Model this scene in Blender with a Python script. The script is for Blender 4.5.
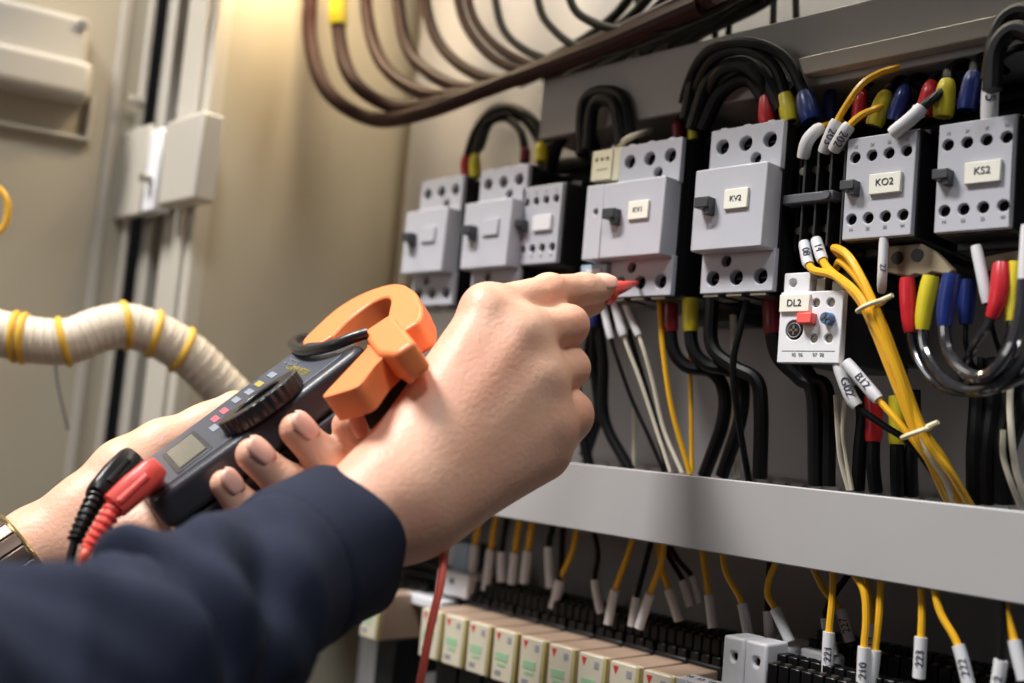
import bpy, bmesh, math, random
import numpy as np
from mathutils import Vector, Matrix
random.seed(7); rng = np.random.RandomState(3)
for o in list(bpy.data.objects): bpy.data.objects.remove(o)
SC = bpy.context.scene; COL = SC.collection
# ------------------------------------------------------------------ camera
FPX, CX, CY = 1090.0, 512.0, 341.5
def nz(a): a = np.asarray(a, float); return a/np.linalg.norm(a)
_vp = np.array([-1032, 3.5, FPX]); _vx = (FPX*FPX+3.5*-12500)/1032
AX = -nz(_vp); AZ = nz([_vx, -12500., FPX]); AY = np.cross(AZ, AX)
R = np.array([AX, AY, AZ])                    # camera frame (x right, y down, z forward) -> world
CAM = np.array([0, -.5, 0.])
def at(px, py, Y):                            # point on the vertical plane y = Y
    r = R@np.array([(px-CX)/FPX, (py-CY)/FPX, 1.]); return CAM+r*((Y-CAM[1])/r[1])
def W(px, py, d):                             # point at depth d from the viewer
    return CAM+R@np.array([(px-CX)/FPX*d, (py-CY)/FPX*d, d])
cam = bpy.data.cameras.new('camera'); camo = bpy.data.objects.new('camera', cam); COL.objects.link(camo)
mw = Matrix.Identity(4)
for i, c in enumerate((R@np.array([1, 0, 0]), R@np.array([0, -1, 0]), R@np.array([0, 0, -1]))):
    for j in range(3): mw[j][i] = c[j]
for j in range(3): mw[j][3] = CAM[j]
camo.matrix_world = mw
cam.sensor_width = 36; cam.lens = FPX/1024*36; cam.clip_start = .01
cam.dof.use_dof = True; cam.dof.focus_distance = .57; cam.dof.aperture_fstop = 4.0
SC.camera = camo
# ------------------------------------------------------------------ light
SC.view_settings.view_transform = 'Standard'; SC.view_settings.look = 'None'
SC.view_settings.gamma = 1; SC.view_settings.use_curve_mapping = False
SC.view_settings.exposure = 0.08
world = bpy.data.worlds.new('world'); SC.world = world; world.use_nodes = True
bg = world.node_tree.nodes['Background']; bg.inputs[0].default_value = (.93, .95, 1, 1); bg.inputs[1].default_value = .052
def area(name, loc, target, sx, sy, power, color=(1, 1, 1)):
    l = bpy.data.lights.new(name, 'AREA'); l.shape = 'RECTANGLE'; l.size = sx; l.size_y = sy; l.energy = power; l.color = color
    o = bpy.data.objects.new(name, l); COL.objects.link(o); o.location = loc
    o.rotation_euler = (Vector(target)-Vector(loc)).to_track_quat('-Z', 'Y').to_euler(); return o
area('ceiling_panel_light', (-.95, -1.0, 1.6), (-.40, -.10, .05), .45, .45, 56, (1, .97, .95))
area('upper_right_fill', (.45, -.95, 1.6), (-.30, 0, .0), .4, .4, 15, (.92, .95, 1))  # cool area light from the upper right, source unseen
area('cabinet_lamp', (-.40, .035, .50), (-.40, .10, .28), .60, .04, 1.5, (1, .92, .76))
area('front_left_fill', (-1.0, -1.35, .35), (-.40, -.15, .0), .4, .4, 1.5, (1, .97, .94))  # weak fill light added from the front left
area('cabinet_spot_lamp', (-.76, -.06, .45), (-.83, .02, .30), .05, .05, 1.0, (1, .78, .50))

# ------------------------------------------------------------------ materials
def mat(name, color, rough=.5, metal=0, noise=0, nscale=60, bump=0, bscale=200, spec=.5, sss=0, coat=0, col2=None, trans=0):
    m = bpy.data.materials.new(name); m.use_nodes = True; nt = m.node_tree; b = nt.nodes['Principled BSDF']
    b.inputs['Base Color'].default_value = (*color, 1); b.inputs['Roughness'].default_value = rough
    b.inputs['Metallic'].default_value = metal; b.inputs['Specular IOR Level'].default_value = spec
    if coat: b.inputs['Coat Weight'].default_value = coat
    if trans: b.inputs['Transmission Weight'].default_value = trans
    if sss:
        b.inputs['Subsurface Weight'].default_value = sss; b.inputs['Subsurface Radius'].default_value = (.010, .004, .002)
        b.inputs['Subsurface Scale'].default_value = 1
    tc = nt.nodes.new('ShaderNodeTexCoord')
    if noise or col2:
        n = nt.nodes.new('ShaderNodeTexNoise'); n.inputs['Scale'].default_value = nscale; n.inputs['Detail'].default_value = 4
        nt.links.new(tc.outputs['Object'], n.inputs['Vector'])
        mx = nt.nodes.new('ShaderNodeMix'); mx.data_type = 'RGBA'
        c2 = col2 or tuple(c*(1-noise) for c in color)
        mx.inputs['A'].default_value = (*color, 1); mx.inputs['B'].default_value = (*c2, 1)
        cr = nt.nodes.new('ShaderNodeMapRange'); cr.inputs[1].default_value = .35; cr.inputs[2].default_value = .65
        nt.links.new(n.outputs['Fac'], cr.inputs[0]); nt.links.new(cr.outputs[0], mx.inputs['Factor'])
        nt.links.new(mx.outputs['Result'], b.inputs['Base Color'])
    if bump:
        n2 = nt.nodes.new('ShaderNodeTexNoise'); n2.inputs['Scale'].default_value = bscale; n2.inputs['Detail'].default_value = 3
        nt.links.new(tc.outputs['Object'], n2.inputs['Vector'])
        bp = nt.nodes.new('ShaderNodeBump'); bp.inputs['Strength'].default_value = bump; bp.inputs['Distance'].default_value = .0006
        nt.links.new(n2.outputs['Fac'], bp.inputs['Height']); nt.links.new(bp.outputs['Normal'], b.inputs['Normal'])
    return m
def s2l(r, g, b): return tuple(((c/255)/12.92 if c/255 <= .04045 else ((c/255+.055)/1.055)**2.4) for c in (r, g, b))
M = {}
M['beige'] = mat('beige_enamel', s2l(174, 165, 146), .42, noise=.06, nscale=6, bump=.05, bscale=300)
M['plate'] = mat('mounting_plate', s2l(166, 164, 164), .45, noise=.05, nscale=8)
M['duct'] = mat('duct_grey', s2l(168, 166, 165), .38, noise=.05, nscale=12, bump=.04, bscale=500)
M['face'] = mat('light_grey_plastic', s2l(182, 183, 190), .42, noise=.03, nscale=60, bump=.05, bscale=1500)
M['faceblue'] = mat('bluish_grey_plastic', s2l(160, 180, 200), .42)
M['cream'] = mat('cream_plastic', s2l(214, 208, 180), .45)
M['tag'] = mat('label_cream', s2l(232, 230, 215), .4)
M['white'] = mat('white_plastic', s2l(222, 222, 224), .4)
M['marker'] = mat('marker_sleeve_white', s2l(212, 212, 214), .45)
M['black'] = mat('black_plastic', s2l(22, 21, 23), .45)
M['blackgloss'] = mat('black_gloss_plastic', s2l(13, 13, 14), .32, spec=.35)
M['bracket'] = mat('bracket_tan', s2l(158, 144, 118), .5)
M['cable'] = mat('black_cable', s2l(13, 13, 15), .45, spec=.22)
M['cableglow'] = mat('warm_lit_black_cable', s2l(50, 20, 15), .55, spec=.25)  # black cable browned to carry the warm glow in its colour
M['greycable'] = mat('grey_black_gloss_cable', s2l(42, 42, 46), .13, spec=1.0, coat=.8)
M['knob'] = mat('dark_grey_knob', s2l(52, 54, 58), .4)
M['darkgrey'] = mat('slate_plastic', s2l(84, 86, 90), .45)
M['hole'] = mat('recess_shade', s2l(12, 11, 10), .8, spec=.1)  # near-black that puts shade inside the terminal holes
M['screw'] = mat('screw_steel', s2l(120, 112, 100), .4, metal=.8)
M['steel'] = mat('steel', s2l(190, 186, 178), .3, metal=.9)
M['red'] = mat('red_sleeve', s2l(186, 34, 44), .3)
M['darkred'] = mat('dark_red_sleeve', s2l(128, 22, 36), .35)
M['yellow'] = mat('yellow_sleeve', s2l(206, 190, 44), .3)
M['blue'] = mat('blue_sleeve', s2l(24, 42, 104), .3)
M['wire'] = mat('yellow_wire', s2l(236, 178, 40), .3)
M['wirewhite'] = mat('off_white_wire', s2l(214, 206, 186), .35)
M['tie'] = mat('cable_tie', s2l(226, 216, 178), .3)
M['ink'] = mat('ink', s2l(44, 44, 62), .7)
M['faint'] = mat('faint_print', s2l(150, 150, 158), .7)
M['inkred'] = mat('red_print', s2l(200, 40, 40), .7)
M['inkgreen'] = mat('green_print', s2l(150, 190, 150), .7)
M['relay'] = mat('relay_clear_cream', s2l(206, 198, 176), .3)
M['relaytop'] = mat('relay_amber_case', s2l(176, 150, 128), .3)
M['relayedge'] = mat('relay_yellow_edge', s2l(186, 172, 112), .3)
M['redplug'] = mat('red_test_plug', s2l(240, 88, 78), .35, bump=.03, bscale=800)
M['redlead'] = mat('red_test_lead', s2l(242, 104, 84), .35)
M['meter'] = mat('meter_charcoal', s2l(62, 62, 68), .33, bump=.10, bscale=2500)
M['meterface'] = mat('meter_face_panel', s2l(76, 80, 90), .4, bump=.05, bscale=2500)
M['dial'] = mat('dial_black', s2l(40, 39, 41), .28, bump=.15, bscale=1800)
M['orange'] = mat('jaw_orange', s2l(250, 140, 82), .38, bump=.06, bscale=1200)
M['lcd'] = mat('lcd_glass', s2l(112, 112, 100), .2, spec=.7)
M['lcdframe'] = mat('lcd_frame', s2l(58, 60, 64), .35)
M['pink'] = mat('pink_print', s2l(190, 96, 108), .6)
M['greyprint'] = mat('grey_print', s2l(134, 140, 150), .6)
M['ylprint'] = mat('yellow_print', s2l(164, 150, 76), .6)
M['skin'] = mat('skin_tan', s2l(234, 186, 158), .46, bump=.55, bscale=420, sss=.10, nscale=28, col2=s2l(224, 166, 138), spec=.4)
M['nail'] = mat('fingernail', s2l(250, 192, 170), .42, spec=.4)
M['navy'] = mat('navy_cloth', s2l(40, 46, 64), .85, bump=.5, bscale=2200, noise=.2, nscale=900, spec=.2)
M['seam'] = mat('navy_thread', s2l(20, 23, 34), .8)
M['watch'] = mat('watch_brown_steel', s2l(96, 80, 70), .3, metal=.7)
M['gold'] = mat('watch_gold', s2l(222, 196, 140), .2, metal=.9)
M['wrap'] = mat('spiral_wrap_ivory', s2l(220, 206, 184), .5, noise=.08, nscale=70)
M['wrapyellow'] = mat('yellow_binding', s2l(226, 178, 60), .5)
M['rubber'] = mat('black_gasket', s2l(36, 36, 38), .6)
M['enamel'] = mat('light_grey_enamel', s2l(182, 176, 164), .35)
M['wallroom'] = mat('room_wall', s2l(180, 176, 168), .8)

# ------------------------------------------------------------------ mesh helpers
def catmull(P, n):
    P = np.asarray(P, float)
    if len(P) < 3: 
        t = np.linspace(0, 1, n*2+1)[:, None]; return P[0]*(1-t)+P[-1]*t
    Q = np.vstack([2*P[0]-P[1], P, 2*P[-1]-P[-2]]); out = []
    for i in range(1, len(Q)-2):
        for k in range(n):
            t = k/n; a, b, c, d = Q[i-1:i+3]
            out.append(.5*((2*b)+(-a+c)*t+(2*a-5*b+4*c-d)*t*t+(-a+3*b-3*c+d)*t**3))
    out.append(Q[-2]); return np.array(out)
def frames(P):
    T = np.gradient(P, axis=0); T /= np.maximum(np.linalg.norm(T, axis=1), 1e-9)[:, None]
    up = np.array([0, 0, 1.]) if abs(T[0][2]) < .9 else np.array([0, 1., 0])
    N = [nz(np.cross(T[0], up))]
    for i in range(1, len(P)):
        n = N[-1]-T[i]*np.dot(N[-1], T[i]); N.append(nz(n))
    N = np.array(N); return T, N, np.cross(T, N)
class MB:
    def __init__(s): s.v = []; s.f = []
    def add(s, vs, fs):
        b = len(s.v); s.v += [tuple(map(float, p)) for p in vs]; s.f += [tuple(i+b for i in f) for f in fs]; return s
    def box(s, x0, x1, y0, y1, z0, z1):
        vs = [(x, y, z) for x in (x0, x1) for y in (y0, y1) for z in (z0, z1)]
        return s.add(vs, [(0, 1, 3, 2), (4, 6, 7, 5), (0, 4, 5, 1), (2, 3, 7, 6), (0, 2, 6, 4), (1, 5, 7, 3)])
    def cyl(s, a, b, r0, r1=None, n=20): return s.tube([a, b], [r0, r0 if r1 is None else r1], n, 0)
    def tube(s, P, r, n=12, smooth=6, cap=True, prof=None):
        P = np.asarray(P, float); r = np.atleast_1d(np.asarray(r, float))
        if len(r) == 1: r = np.repeat(r, len(P))
        if smooth and len(P) > 2:
            m = len(P); C = catmull(P, smooth); rr = np.interp(np.linspace(0, m-1, len(C)), np.arange(m), r)
        else: C, rr = P, r
        T, N, B = frames(C); a = np.linspace(0, 2*math.pi, n, endpoint=False); vs = []; fs = []
        for i in range(len(C)):
            for k in range(n): vs.append(C[i]+rr[i]*(math.cos(a[k])*N[i]+math.sin(a[k])*B[i]))
        for i in range(len(C)-1):
            for k in range(n): fs.append((i*n+k, i*n+(k+1) % n, (i+1)*n+(k+1) % n, (i+1)*n+k))
        if cap: fs += [tuple(range(n))[::-1], tuple(range((len(C)-1)*n, len(C)*n))]
        return s.add(vs, fs)
    def prism(s, poly, f0, f1):          # f0, f1 map a 2D point to 3D (near and far face)
        n = len(poly); vs = [f0(p) for p in poly]+[f1(p) for p in poly]
        return s.add(vs, [tuple(range(n)), tuple(range(n, 2*n))[::-1]]+[(i, i+n, (i+1) % n+n, (i+1) % n) for i in range(n)])
    def ring(s, c, ax, r, t, n=24, m=8):
        c = np.array(c, float); ax = nz(ax); u = nz(np.cross(ax, [.3, .5, .81])); w = np.cross(ax, u)
        P = [c+r*(math.cos(a)*u+math.sin(a)*w) for a in np.linspace(0, 2*math.pi, n, endpoint=False)]; vs = []; fs = []
        for i, p in enumerate(P):
            o = nz(p-c)
            for k in range(m):
                b = 2*math.pi*k/m; vs.append(p+t*(math.cos(b)*o+math.sin(b)*ax))
        for i in range(n):
            for k in range(m): fs.append((i*m+k, i*m+(k+1) % m, ((i+1) % n)*m+(k+1) % m, ((i+1) % n)*m+k))
        return s.add(vs, fs)
def props(o, label=None, cat=None, group=None, kind=None):
    if label: o['label'] = label
    if cat: o['category'] = cat
    if group: o['group'] = group
    if kind: o['kind'] = kind
    return o
def wloc(o): return np.array(o.location) if o else np.zeros(3)
def thing(name, label, cat, loc, group=None):
    o = bpy.data.objects.new(name, None); COL.objects.link(o); o.location = tuple(loc); o.empty_display_size = .01
    return props(o, label, cat, group)
def rootloc(p):
    l = np.zeros(3)
    while p: l = l+np.array(p.location); p = p.parent
    return l
def part(name, mb, m, parent=None, bevel=0, seg=2, sharp=35, label=None, smooth=True, origin=None, recalc=True):
    o0 = rootloc(parent); org = np.array(origin) if origin is not None else (mb_center(mb) if parent is None else o0)
    me = bpy.data.meshes.new(name); me.from_pydata([tuple(np.array(v)-org) for v in mb.v], [], mb.f)
    if recalc:
        bm = bmesh.new(); bm.from_mesh(me); bmesh.ops.recalc_face_normals(bm, faces=bm.faces); bm.to_mesh(me); bm.free()
    if smooth:
        me.polygons.foreach_set('use_smooth', [True]*len(me.polygons)); me.set_sharp_from_angle(angle=math.radians(sharp))
    me.materials.append(m); o = bpy.data.objects.new(name, me); COL.objects.link(o)
    o.parent = parent; o.location = tuple(org-o0)
    if bevel:
        b = o.modifiers.new('bevel', 'BEVEL'); b.width = bevel; b.segments = seg; b.limit_method = 'ANGLE'; b.angle_limit = math.radians(30)
    if label: o['label'] = label
    return o
def mb_center(mb):
    a = np.array(mb.v); c = (a.min(0)+a.max(0))/2; c[2] = a[:, 2].min(); return c
def struct(name, mb, m, bevel=0, parent=None, **k):
    o = part(name, mb, m, parent, bevel, **k)
    if parent is None: o['kind'] = 'structure'
    return o
def text(name, body, size, loc, m, parent, rot=None, align='CENTER', ext=.00012, shear=0):
    c = bpy.data.curves.new(name, 'FONT'); c.body = body; c.size = size; c.align_x = align; c.align_y = 'CENTER'; c.extrude = ext
    t = bpy.data.objects.new('t', c); COL.objects.link(t); dg = bpy.context.evaluated_depsgraph_get()
    me = bpy.data.meshes.new_from_object(t.evaluated_get(dg)); bpy.data.objects.remove(t); me.name = name
    me.materials.clear(); me.materials.append(m)
    rm = rot if rot is not None else Matrix.Rotation(math.radians(90), 4, 'X')
    me.transform(rm); me.transform(Matrix.Translation(Vector(tuple(np.array(loc)-rootloc(parent)))))
    o = bpy.data.objects.new(name, me); COL.objects.link(o); o.parent = parent; return o
def holed_plate(x0, x1, z0, z1, y0, y1, holes, depth=.006, n=18):
    """slab in the xz plane, front at y0, with round blind holes sunk into the front"""
    bm = bmesh.new(); E = []
    def loop(pts):
        vs = [bm.verts.new(p) for p in pts]; es = [bm.edges.new((vs[i], vs[(i+1) % len(vs)])) for i in range(len(vs))]; return vs, es
    ov, oe = loop([(x0, y0, z0), (x1, y0, z0), (x1, y0, z1), (x0, y0, z1)]); E += oe; HL = []
    for (hx, hz, hr) in holes:
        vs, es = loop([(hx+hr*math.cos(a), y0, hz+hr*math.sin(a)) for a in np.linspace(0, 2*math.pi, n, endpoint=False)]); E += es; HL.append(vs)
    bmesh.ops.triangle_fill(bm, use_beauty=True, use_dissolve=False, edges=E, normal=(0, -1, 0))
    for vs in HL:
        bs = [bm.verts.new((v.co.x, y0+depth, v.co.z)) for v in vs]
        for i in range(len(vs)): bm.faces.new((vs[i], vs[(i+1) % len(vs)], bs[(i+1) % len(vs)], bs[i]))
        bm.faces.new(bs)
    b = [bm.verts.new((v.co.x, y1, v.co.z)) for v in ov]
    for i in range(4): bm.faces.new((ov[i], ov[(i+1) % 4], b[(i+1) % 4], b[i]))
    if depth < y1-y0: bm.faces.new(b[::-1])
    bm.verts.index_update()
    mb = MB(); mb.add([v.co[:] for v in bm.verts], [tuple(v.index for v in f.verts) for f in bm.faces]); bm.free(); return mb

# ------------------------------------------------------------------ the setting: an open control cabinet
PL = .105
def duct(name, z0, z1, y0, xa, xb, label):
    t = thing(name, label, 'cable duct', (xa, PL, z0))
    part('cover', MB().box(xa, xb, y0, y0+.0022, z0, z1-.001), M['duct'], t, .0008)
    mb = MB(); n = int((xb-xa)/.0125)
    for s in (y0+.0024, PL-.004):
        for i in range(n):
            x = xa+i*.0125; mb.box(x, x+.0085, s, s+.0016, z0+.003, z1-.0015 if s > y0+.01 else z1-.0025)
    mb.box(xa, xb, y0+.0024, PL-.002, z0, z0+.002)
    part('slotted_channel', mb, M['duct'], t)
    return t
struct('wall_back', MB().box(-.84, .25, .135, .14, -.9, .9), M['beige'])
struct('wall_left', MB().box(-.84, -.83, -.085, .135, -.9, .9), M['beige'])
struct('ceiling', MB().box(-.84, .25, -.085, .135, .60, .61), M['beige'])
hd = struct('shade_header', MB().box(-.84, .25, -.15, -.125, .385, .62), M['enamel'])  # unseen header added to keep the key light off the upper duct
mp = thing('mounting_plate', 'pale grey steel mounting plate carrying all the devices inside the cabinet', 'mounting plate', (-.806, PL, -.8))
part('sheet', MB().box(-.806, .2, PL, PL+.002, -.8, .8), M['plate'], mp); 
part('folded_edge', MB().box(-.808, -.806, PL, PL+.016, -.8, .8), M['plate'], mp)
duct('cable_duct', -.0535, -.0118, 0, -.80, .15, 'long pale grey cable duct running under the contactors')
duct('cable_duct', .2095, .2535, .02, -.545, .15, 'shaded cable duct running above the contactors at the top')
# cabinet front frame, door and hinge
def fx(px, Y, py=50): return at(px, py, Y)[0]
def bare(o):
    for k in ('label', 'category'): del o[k]
    o['kind'] = 'structure'; return o
post = bare(thing('trim_1', 'x', 'x', (-.85, -.09, -.9)))
part('frame_post', MB().box(fx(183, -.09), -.8295, -.09, -.075, -.9, .9), M['enamel'], post, .003, 3)
part('frame_lip', MB().box(fx(196, -.094), fx(203, -.094), -.094, -.088, -.9, .9), M['enamel'], post, .0012)
part('sealing_lip', MB().box(fx(162, -.09), fx(172, -.09), -.09, -.07, -.9, .9), M['enamel'], post, .0015)
part('gasket', MB().box(fx(128, -.078), fx(186, -.078), -.075, -.065, -.9, .9), M['rubber'], post)
DH = np.array([fx(150, -.098), -.098, 0]); DD = np.array([-.2588, -.9659, 0]); DN = np.array([.9659, -.2588, 0])
def dp(s, z, n=0): return DH+DD*s+DN*n+np.array([0, 0, z])
def dsz(px, py, n=0):                 # door coordinates (s, z) of a pixel on the plane n off the door
    r = R@np.array([(px-CX)/FPX, (py-CY)/FPX, 1.]); t = ((DH+DN*n-CAM)@DN)/(r@DN); p = CAM+r*t-DH; return p@DD, p[2]
def dbox(mb, s0, s1, z0, z1, n0, n1):
    vs = [dp(s, z, n) for s in (s0, s1) for n in (n0, n1) for z in (z0, z1)]
    return mb.add(vs, [(0, 1, 3, 2), (4, 6, 7, 5), (0, 4, 5, 1), (2, 3, 7, 6), (0, 2, 6, 4), (1, 5, 7, 3)])
door = bare(thing('door_1', 'x', 'x', dp(.03, -.9)))
part('door_panel', dbox(MB(), .004, .62, -.9, .9, -.004, 0), M['beige'], door)
part('door_return_edge', dbox(MB(), .0, .0055, -.9, .9, -.002, .012), M['enamel'], door, .0015)
part('door_stiffener', dbox(MB(), .020, .028, -.9, .9, 0, .003), M['enamel'], door, .0015)
zt, zb = at(190, 112, -.115)[2], at(190, 198, -.115)[2]
hp = part('hinge_body', MB().box(fx(163, -.112, 150), fx(199, -.112, 150), -.112, -.092, zb, zt), M['enamel'], door, .003, 3)
part('hinge_leaf', MB().box(fx(138, -.110, 150), fx(160, -.110, 150), -.110, -.095, zb-.002, zt-.002), M['white'], hp, .002)
part('hinge_arm', MB().box(fx(98, -.118, 150), fx(140, -.118, 150), -.112, -.104, zb-.004, zb+.075), M['enamel'], hp, .002)
for px_, py_ in ((126, 98), (100, 138), (141, 177)): c = at(px_, py_, -.119); part('screw', MB().cyl(c, c+np.array([0, .016, 0]), .0042, .0042), M['steel'], hp)
bxx = thing('door_box', 'pale enamelled document box fixed high on the inside of the door', 'box', dp(.2, .2, 0))
s0, z0 = dsz(90, 99, .036); s1, z1 = dsz(93, 62, .036)
part('box_body', dbox(MB(), s0, .42, z0, z1, 0, .036), M['enamel'], bxx, .006, 3)
s2, z2 = dsz(92, 20, .02); part('lid', dbox(MB(), s2, .42, z1-.004, z2, 0, .024), M['enamel'], bxx, .006, 3)
s3, z3 = dsz(90, 142, .01); part('lower_bracket', dbox(MB(), s3+.004, .42, z3, z3+.003, 0, .012), M['enamel'], bxx, .0012)
part('side_flange', dbox(MB(), s3, s3+.004, z3, z0+.01, 0, .010), M['enamel'], bxx, .0012)
s4, z4 = dsz(82, 26, .025); part('screw', MB().cyl(dp(s4, z4, .022), dp(s4, z4, .028), .0045), M['steel'], bxx)

# ------------------------------------------------------------------ devices
W1, ZB, ZT = .0485, .0905, .1860
def main_contactor(x0, label, code, aux=False):
    t = thing('contactor', label, 'contactor', (x0+W1/2, PL, ZB), 'large contactors on the mounting plate')
    x1 = x0+W1
    part('base_body', MB().box(x0+.0004, x1-.0004, .0095, PL, ZB+.002, ZT-.001).box(x0+.003, x1-.003, .07, PL, ZB-.006, ZT+.005), M['black'], t, .0012)
    part('side_frame', MB().box(x0, x1, .002, .0042, ZB, ZT), M['face'], t, .0005) if False else part('side_skirt', MB().box(x1-.0013, x1-.0001, .0037, .0096, ZB+.0004, ZT-.0004).box(x0+.0001, x0+.0013, .0037, .0096, ZB+.0004, ZT-.0004).box(x0+.0013, x1-.0013, .0037, .0096, ZT-.0016, ZT-.0004).box(x0+.0013, x1-.0013, .0037, .0096, ZB+.0004, ZB+.0016), M['black'], t)
    hs = [(x0+.0085, ZT-.0105, .0043), (x0+.0243, ZT-.0105, .0043), (x0+.0402, ZT-.0105, .0043), (x0+.0317, ZT-.0200, .0034)]
    part('upper_terminal_cover', holed_plate(x0, x1, .1585, ZT, 0, .0036, hs, .0068), M['face'], t, .0006)
    hs2 = [(x0+.0085, ZB+.0085, .0043), (x0+.0243, ZB+.0085, .0043), (x0+.0402, ZB+.0085, .0043), (x0+.0168, ZB+.0182, .0033)]
    part('lower_terminal_cover', holed_plate(x0, x1, ZB, .1145, 0, .0036, hs2, .0068), M['face'], t, .0006)
    part('front_cover', MB().box(x0-.0002, x1-.001, -.0115, .004, .1130, .1600), M['face'], t, .0009)
    for hx, hz, hr in hs+hs2:
        s = part('screw_or_shade_plug', MB().cyl((hx, .0067, hz), (hx, .0046, hz), hr*.96, hr*.96, 18), M['hole'], t)  # dark plug paints the shade at the bottom of the hole
        part('shade_plug_slot', MB().box(hx-hr*.6, hx+hr*.6,  .0043, .0047, hz-.0004, hz+.0004), M['black'], s)
    mb = MB()
    for i in range(3): mb.box(x0+.0035+i*.0158, x0+.0135+i*.0158, -.001, .02, ZB-.0022, ZB-.0010)
    part('terminal_clamp', mb, M['screw'], t)
    mb = MB()
    for i in range(3): mb.box(x0+.006+i*.0158, x0+.010+i*.0158, .001, .004, ZT, ZT+.001)
    part('top_rib', mb, M['face'], t)
    k = part('slider', MB().box(x0+.0055, x0+.0150, -.0185, -.0110, .1362, .1425), M['knob'], t, .0006)
    part('slider_foot', MB().box(x0+.011, x0+.0150, -.0165, -.0110, .1325, .1365), M['knob'], k, .0004)
    lp = part('label_plate', MB().box(x0+.0218, x0+.0372, -.0132, -.0112, .1350, .1462), M['tag'] if code else M['face'], t, .0004)
    if code: text('lettering', code, .0045, (x0+.0295, -.0134, .1406), M['ink'], lp)
    text('lettering', '220V', .003, (x0+.013, -.0117, .1262), M['faint'], t)
    if aux:
        ax = x0-.0235
        part('auxiliary_block', holed_plate(ax, x0-.0065, .1665, .1862, 0, .03, [(ax+.004, .180, .0014), (ax+.0085, .180, .0014), (ax+.013, .180, .0014)], .003).box(ax+.003, ax+.0138, -.0006, .001, .1735, .1745), M['cream'], t, .0004)
        part('auxiliary_spine', MB().box(x0-.0062, x0-.0008, .001, .03, .1655, .1865), M['cream'], t, .0004)
        part('auxiliary_cover', holed_plate(x0-.0148, x0-.0003, .1130, .1600, -.0115, .03, [(x0-.006, .1428, .002)], .006), M['face'], t, .0006)
        part('auxiliary_body', MB().box(ax+.001, x0-.001, .006, PL, .094, .1855), M['black'], t, .0005)
        bl = part('lower_auxiliary_cover', MB().box(ax+.001, x0-.001, -.003, .006, .098, .1115), M['faceblue'], t, .0006, label='pale blue lower auxiliary cover')
        part('label_plate', MB().box(ax+.006, ax+.018, -.0038, -.0028, .102, .1085), M['white'], bl, .0002)
    return t
main_contactor(-.6475, 'blurred grey contactor at the far left of the contactor row', '')
main_contactor(-.5800, 'grey contactor next to a small relay, left of the pointing hand', '')
main_contactor(-.4490, 'grey contactor marked KV1 that the red probe touches', 'KV1', True)
main_contactor(-.3795, 'grey contactor marked KV2 with three coloured sleeves above it', 'KV2')
def small_contactor(x0, label, code, w=.0375):
    t = thing('auxiliary_contactor', label, 'contactor', (x0+w/2, PL, .115), 'small auxiliary contactors with eight holes'); x1 = x0+w
    z0, z1 = .1155, .1690
    part('base_body', MB().box(x0-.0005, x1+.0005, .0035, PL, z0-.001, z1+.0015).box(x0+.002, x1-.002, .02, PL, z0-.006, z1+.006), M['black'], t, .0012)
    hs = [(x0+.0048+i*.0093, z, .0028) for i in range(4) for z in (z0+.0105, z1-.0105)]
    part('front_plate', holed_plate(x0, x1, z0, z1, 0, .0038, hs, .0036), M['face'], t, .0006)
    for hx, hz, hr in hs: part('screw_or_shade_plug', MB().cyl((hx, .0036, hz), (hx, .0026, hz), hr*.97, hr*.97, 16), M['hole'], t)  # near-black discs stand in for shade in the holes
    k = part('slider', MB().box(x0+.0005, x0+.0085, -.0065, .0005, .1405, .1455), M['knob'], t, .0005)
    part('slider_foot', MB().box(x0+.005, x0+.0085, -.005, .0005, .1378, .1408), M['knob'], k, .0004)
    lp = part('label_plate', MB().box(x0+.0145, x0+.0315, -.0022, .0004, .1375, .1480), M['tag'] if code else M['white'], t, .0004)
    if code: text('lettering', code, .0050, (x0+.023, -.0024, .1432), M['ink'], lp)
    for i, s in enumerate(('13', '21', '31', '43')): text('lettering', s, .0022, (x0+.0048+i*.0093, -.0003, z1-.0048), M['faint'], t)
    for i, s in enumerate(('14', '22', '32', '44')): text('lettering', s, .0022, (x0+.0048+i*.0093, -.0003, z0+.0052), M['faint'], t)
    return t
small_contactor(-.5350, 'small eight-hole contactor squeezed against a larger one behind the index finger', '', .0375)
small_contactor(-.2915, 'small contactor marked KO2 beside the black auxiliary block', 'KO2')
small_contactor(-.2425, 'small contactor marked KS2 at the right end of the row', 'KS2', .0360)
# black auxiliary contact block between KV2 and KO2
t = thing('contact_block', 'black ribbed auxiliary contact block between contactors KV2 and KO2', 'contact block', (-.31, PL, .1))
part('block_body', MB().box(-.3285, -.2930, .026, PL, .112, .176), M['black'], t, .001)
for i in range(5):
    x = -.3275+i*.0080
    part('dividing_fin', MB().box(x, x+.0016, .004 if i else .012, .03, .114, .168), M['black'], t, .0004)
part('slide_bar', MB().box(-.3290, -.2985, .0005, .010, .1378, .1432), M['darkgrey'], t, .0008, label='slate grey horizontal slide bar')
part('bar_rivet', MB().cyl((-.3020, .0015, .1405), (-.3020, -.0012, .1405), .0027, .0022), M['darkgrey'], t)
for x in (-.3235, -.3155, -.3075):
    for z in (.158, .125): part('screw_or_shade_plug', MB().cyl((x, .027, z), (x, .010, z), .0024, .0022), M['screw'], t)
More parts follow.
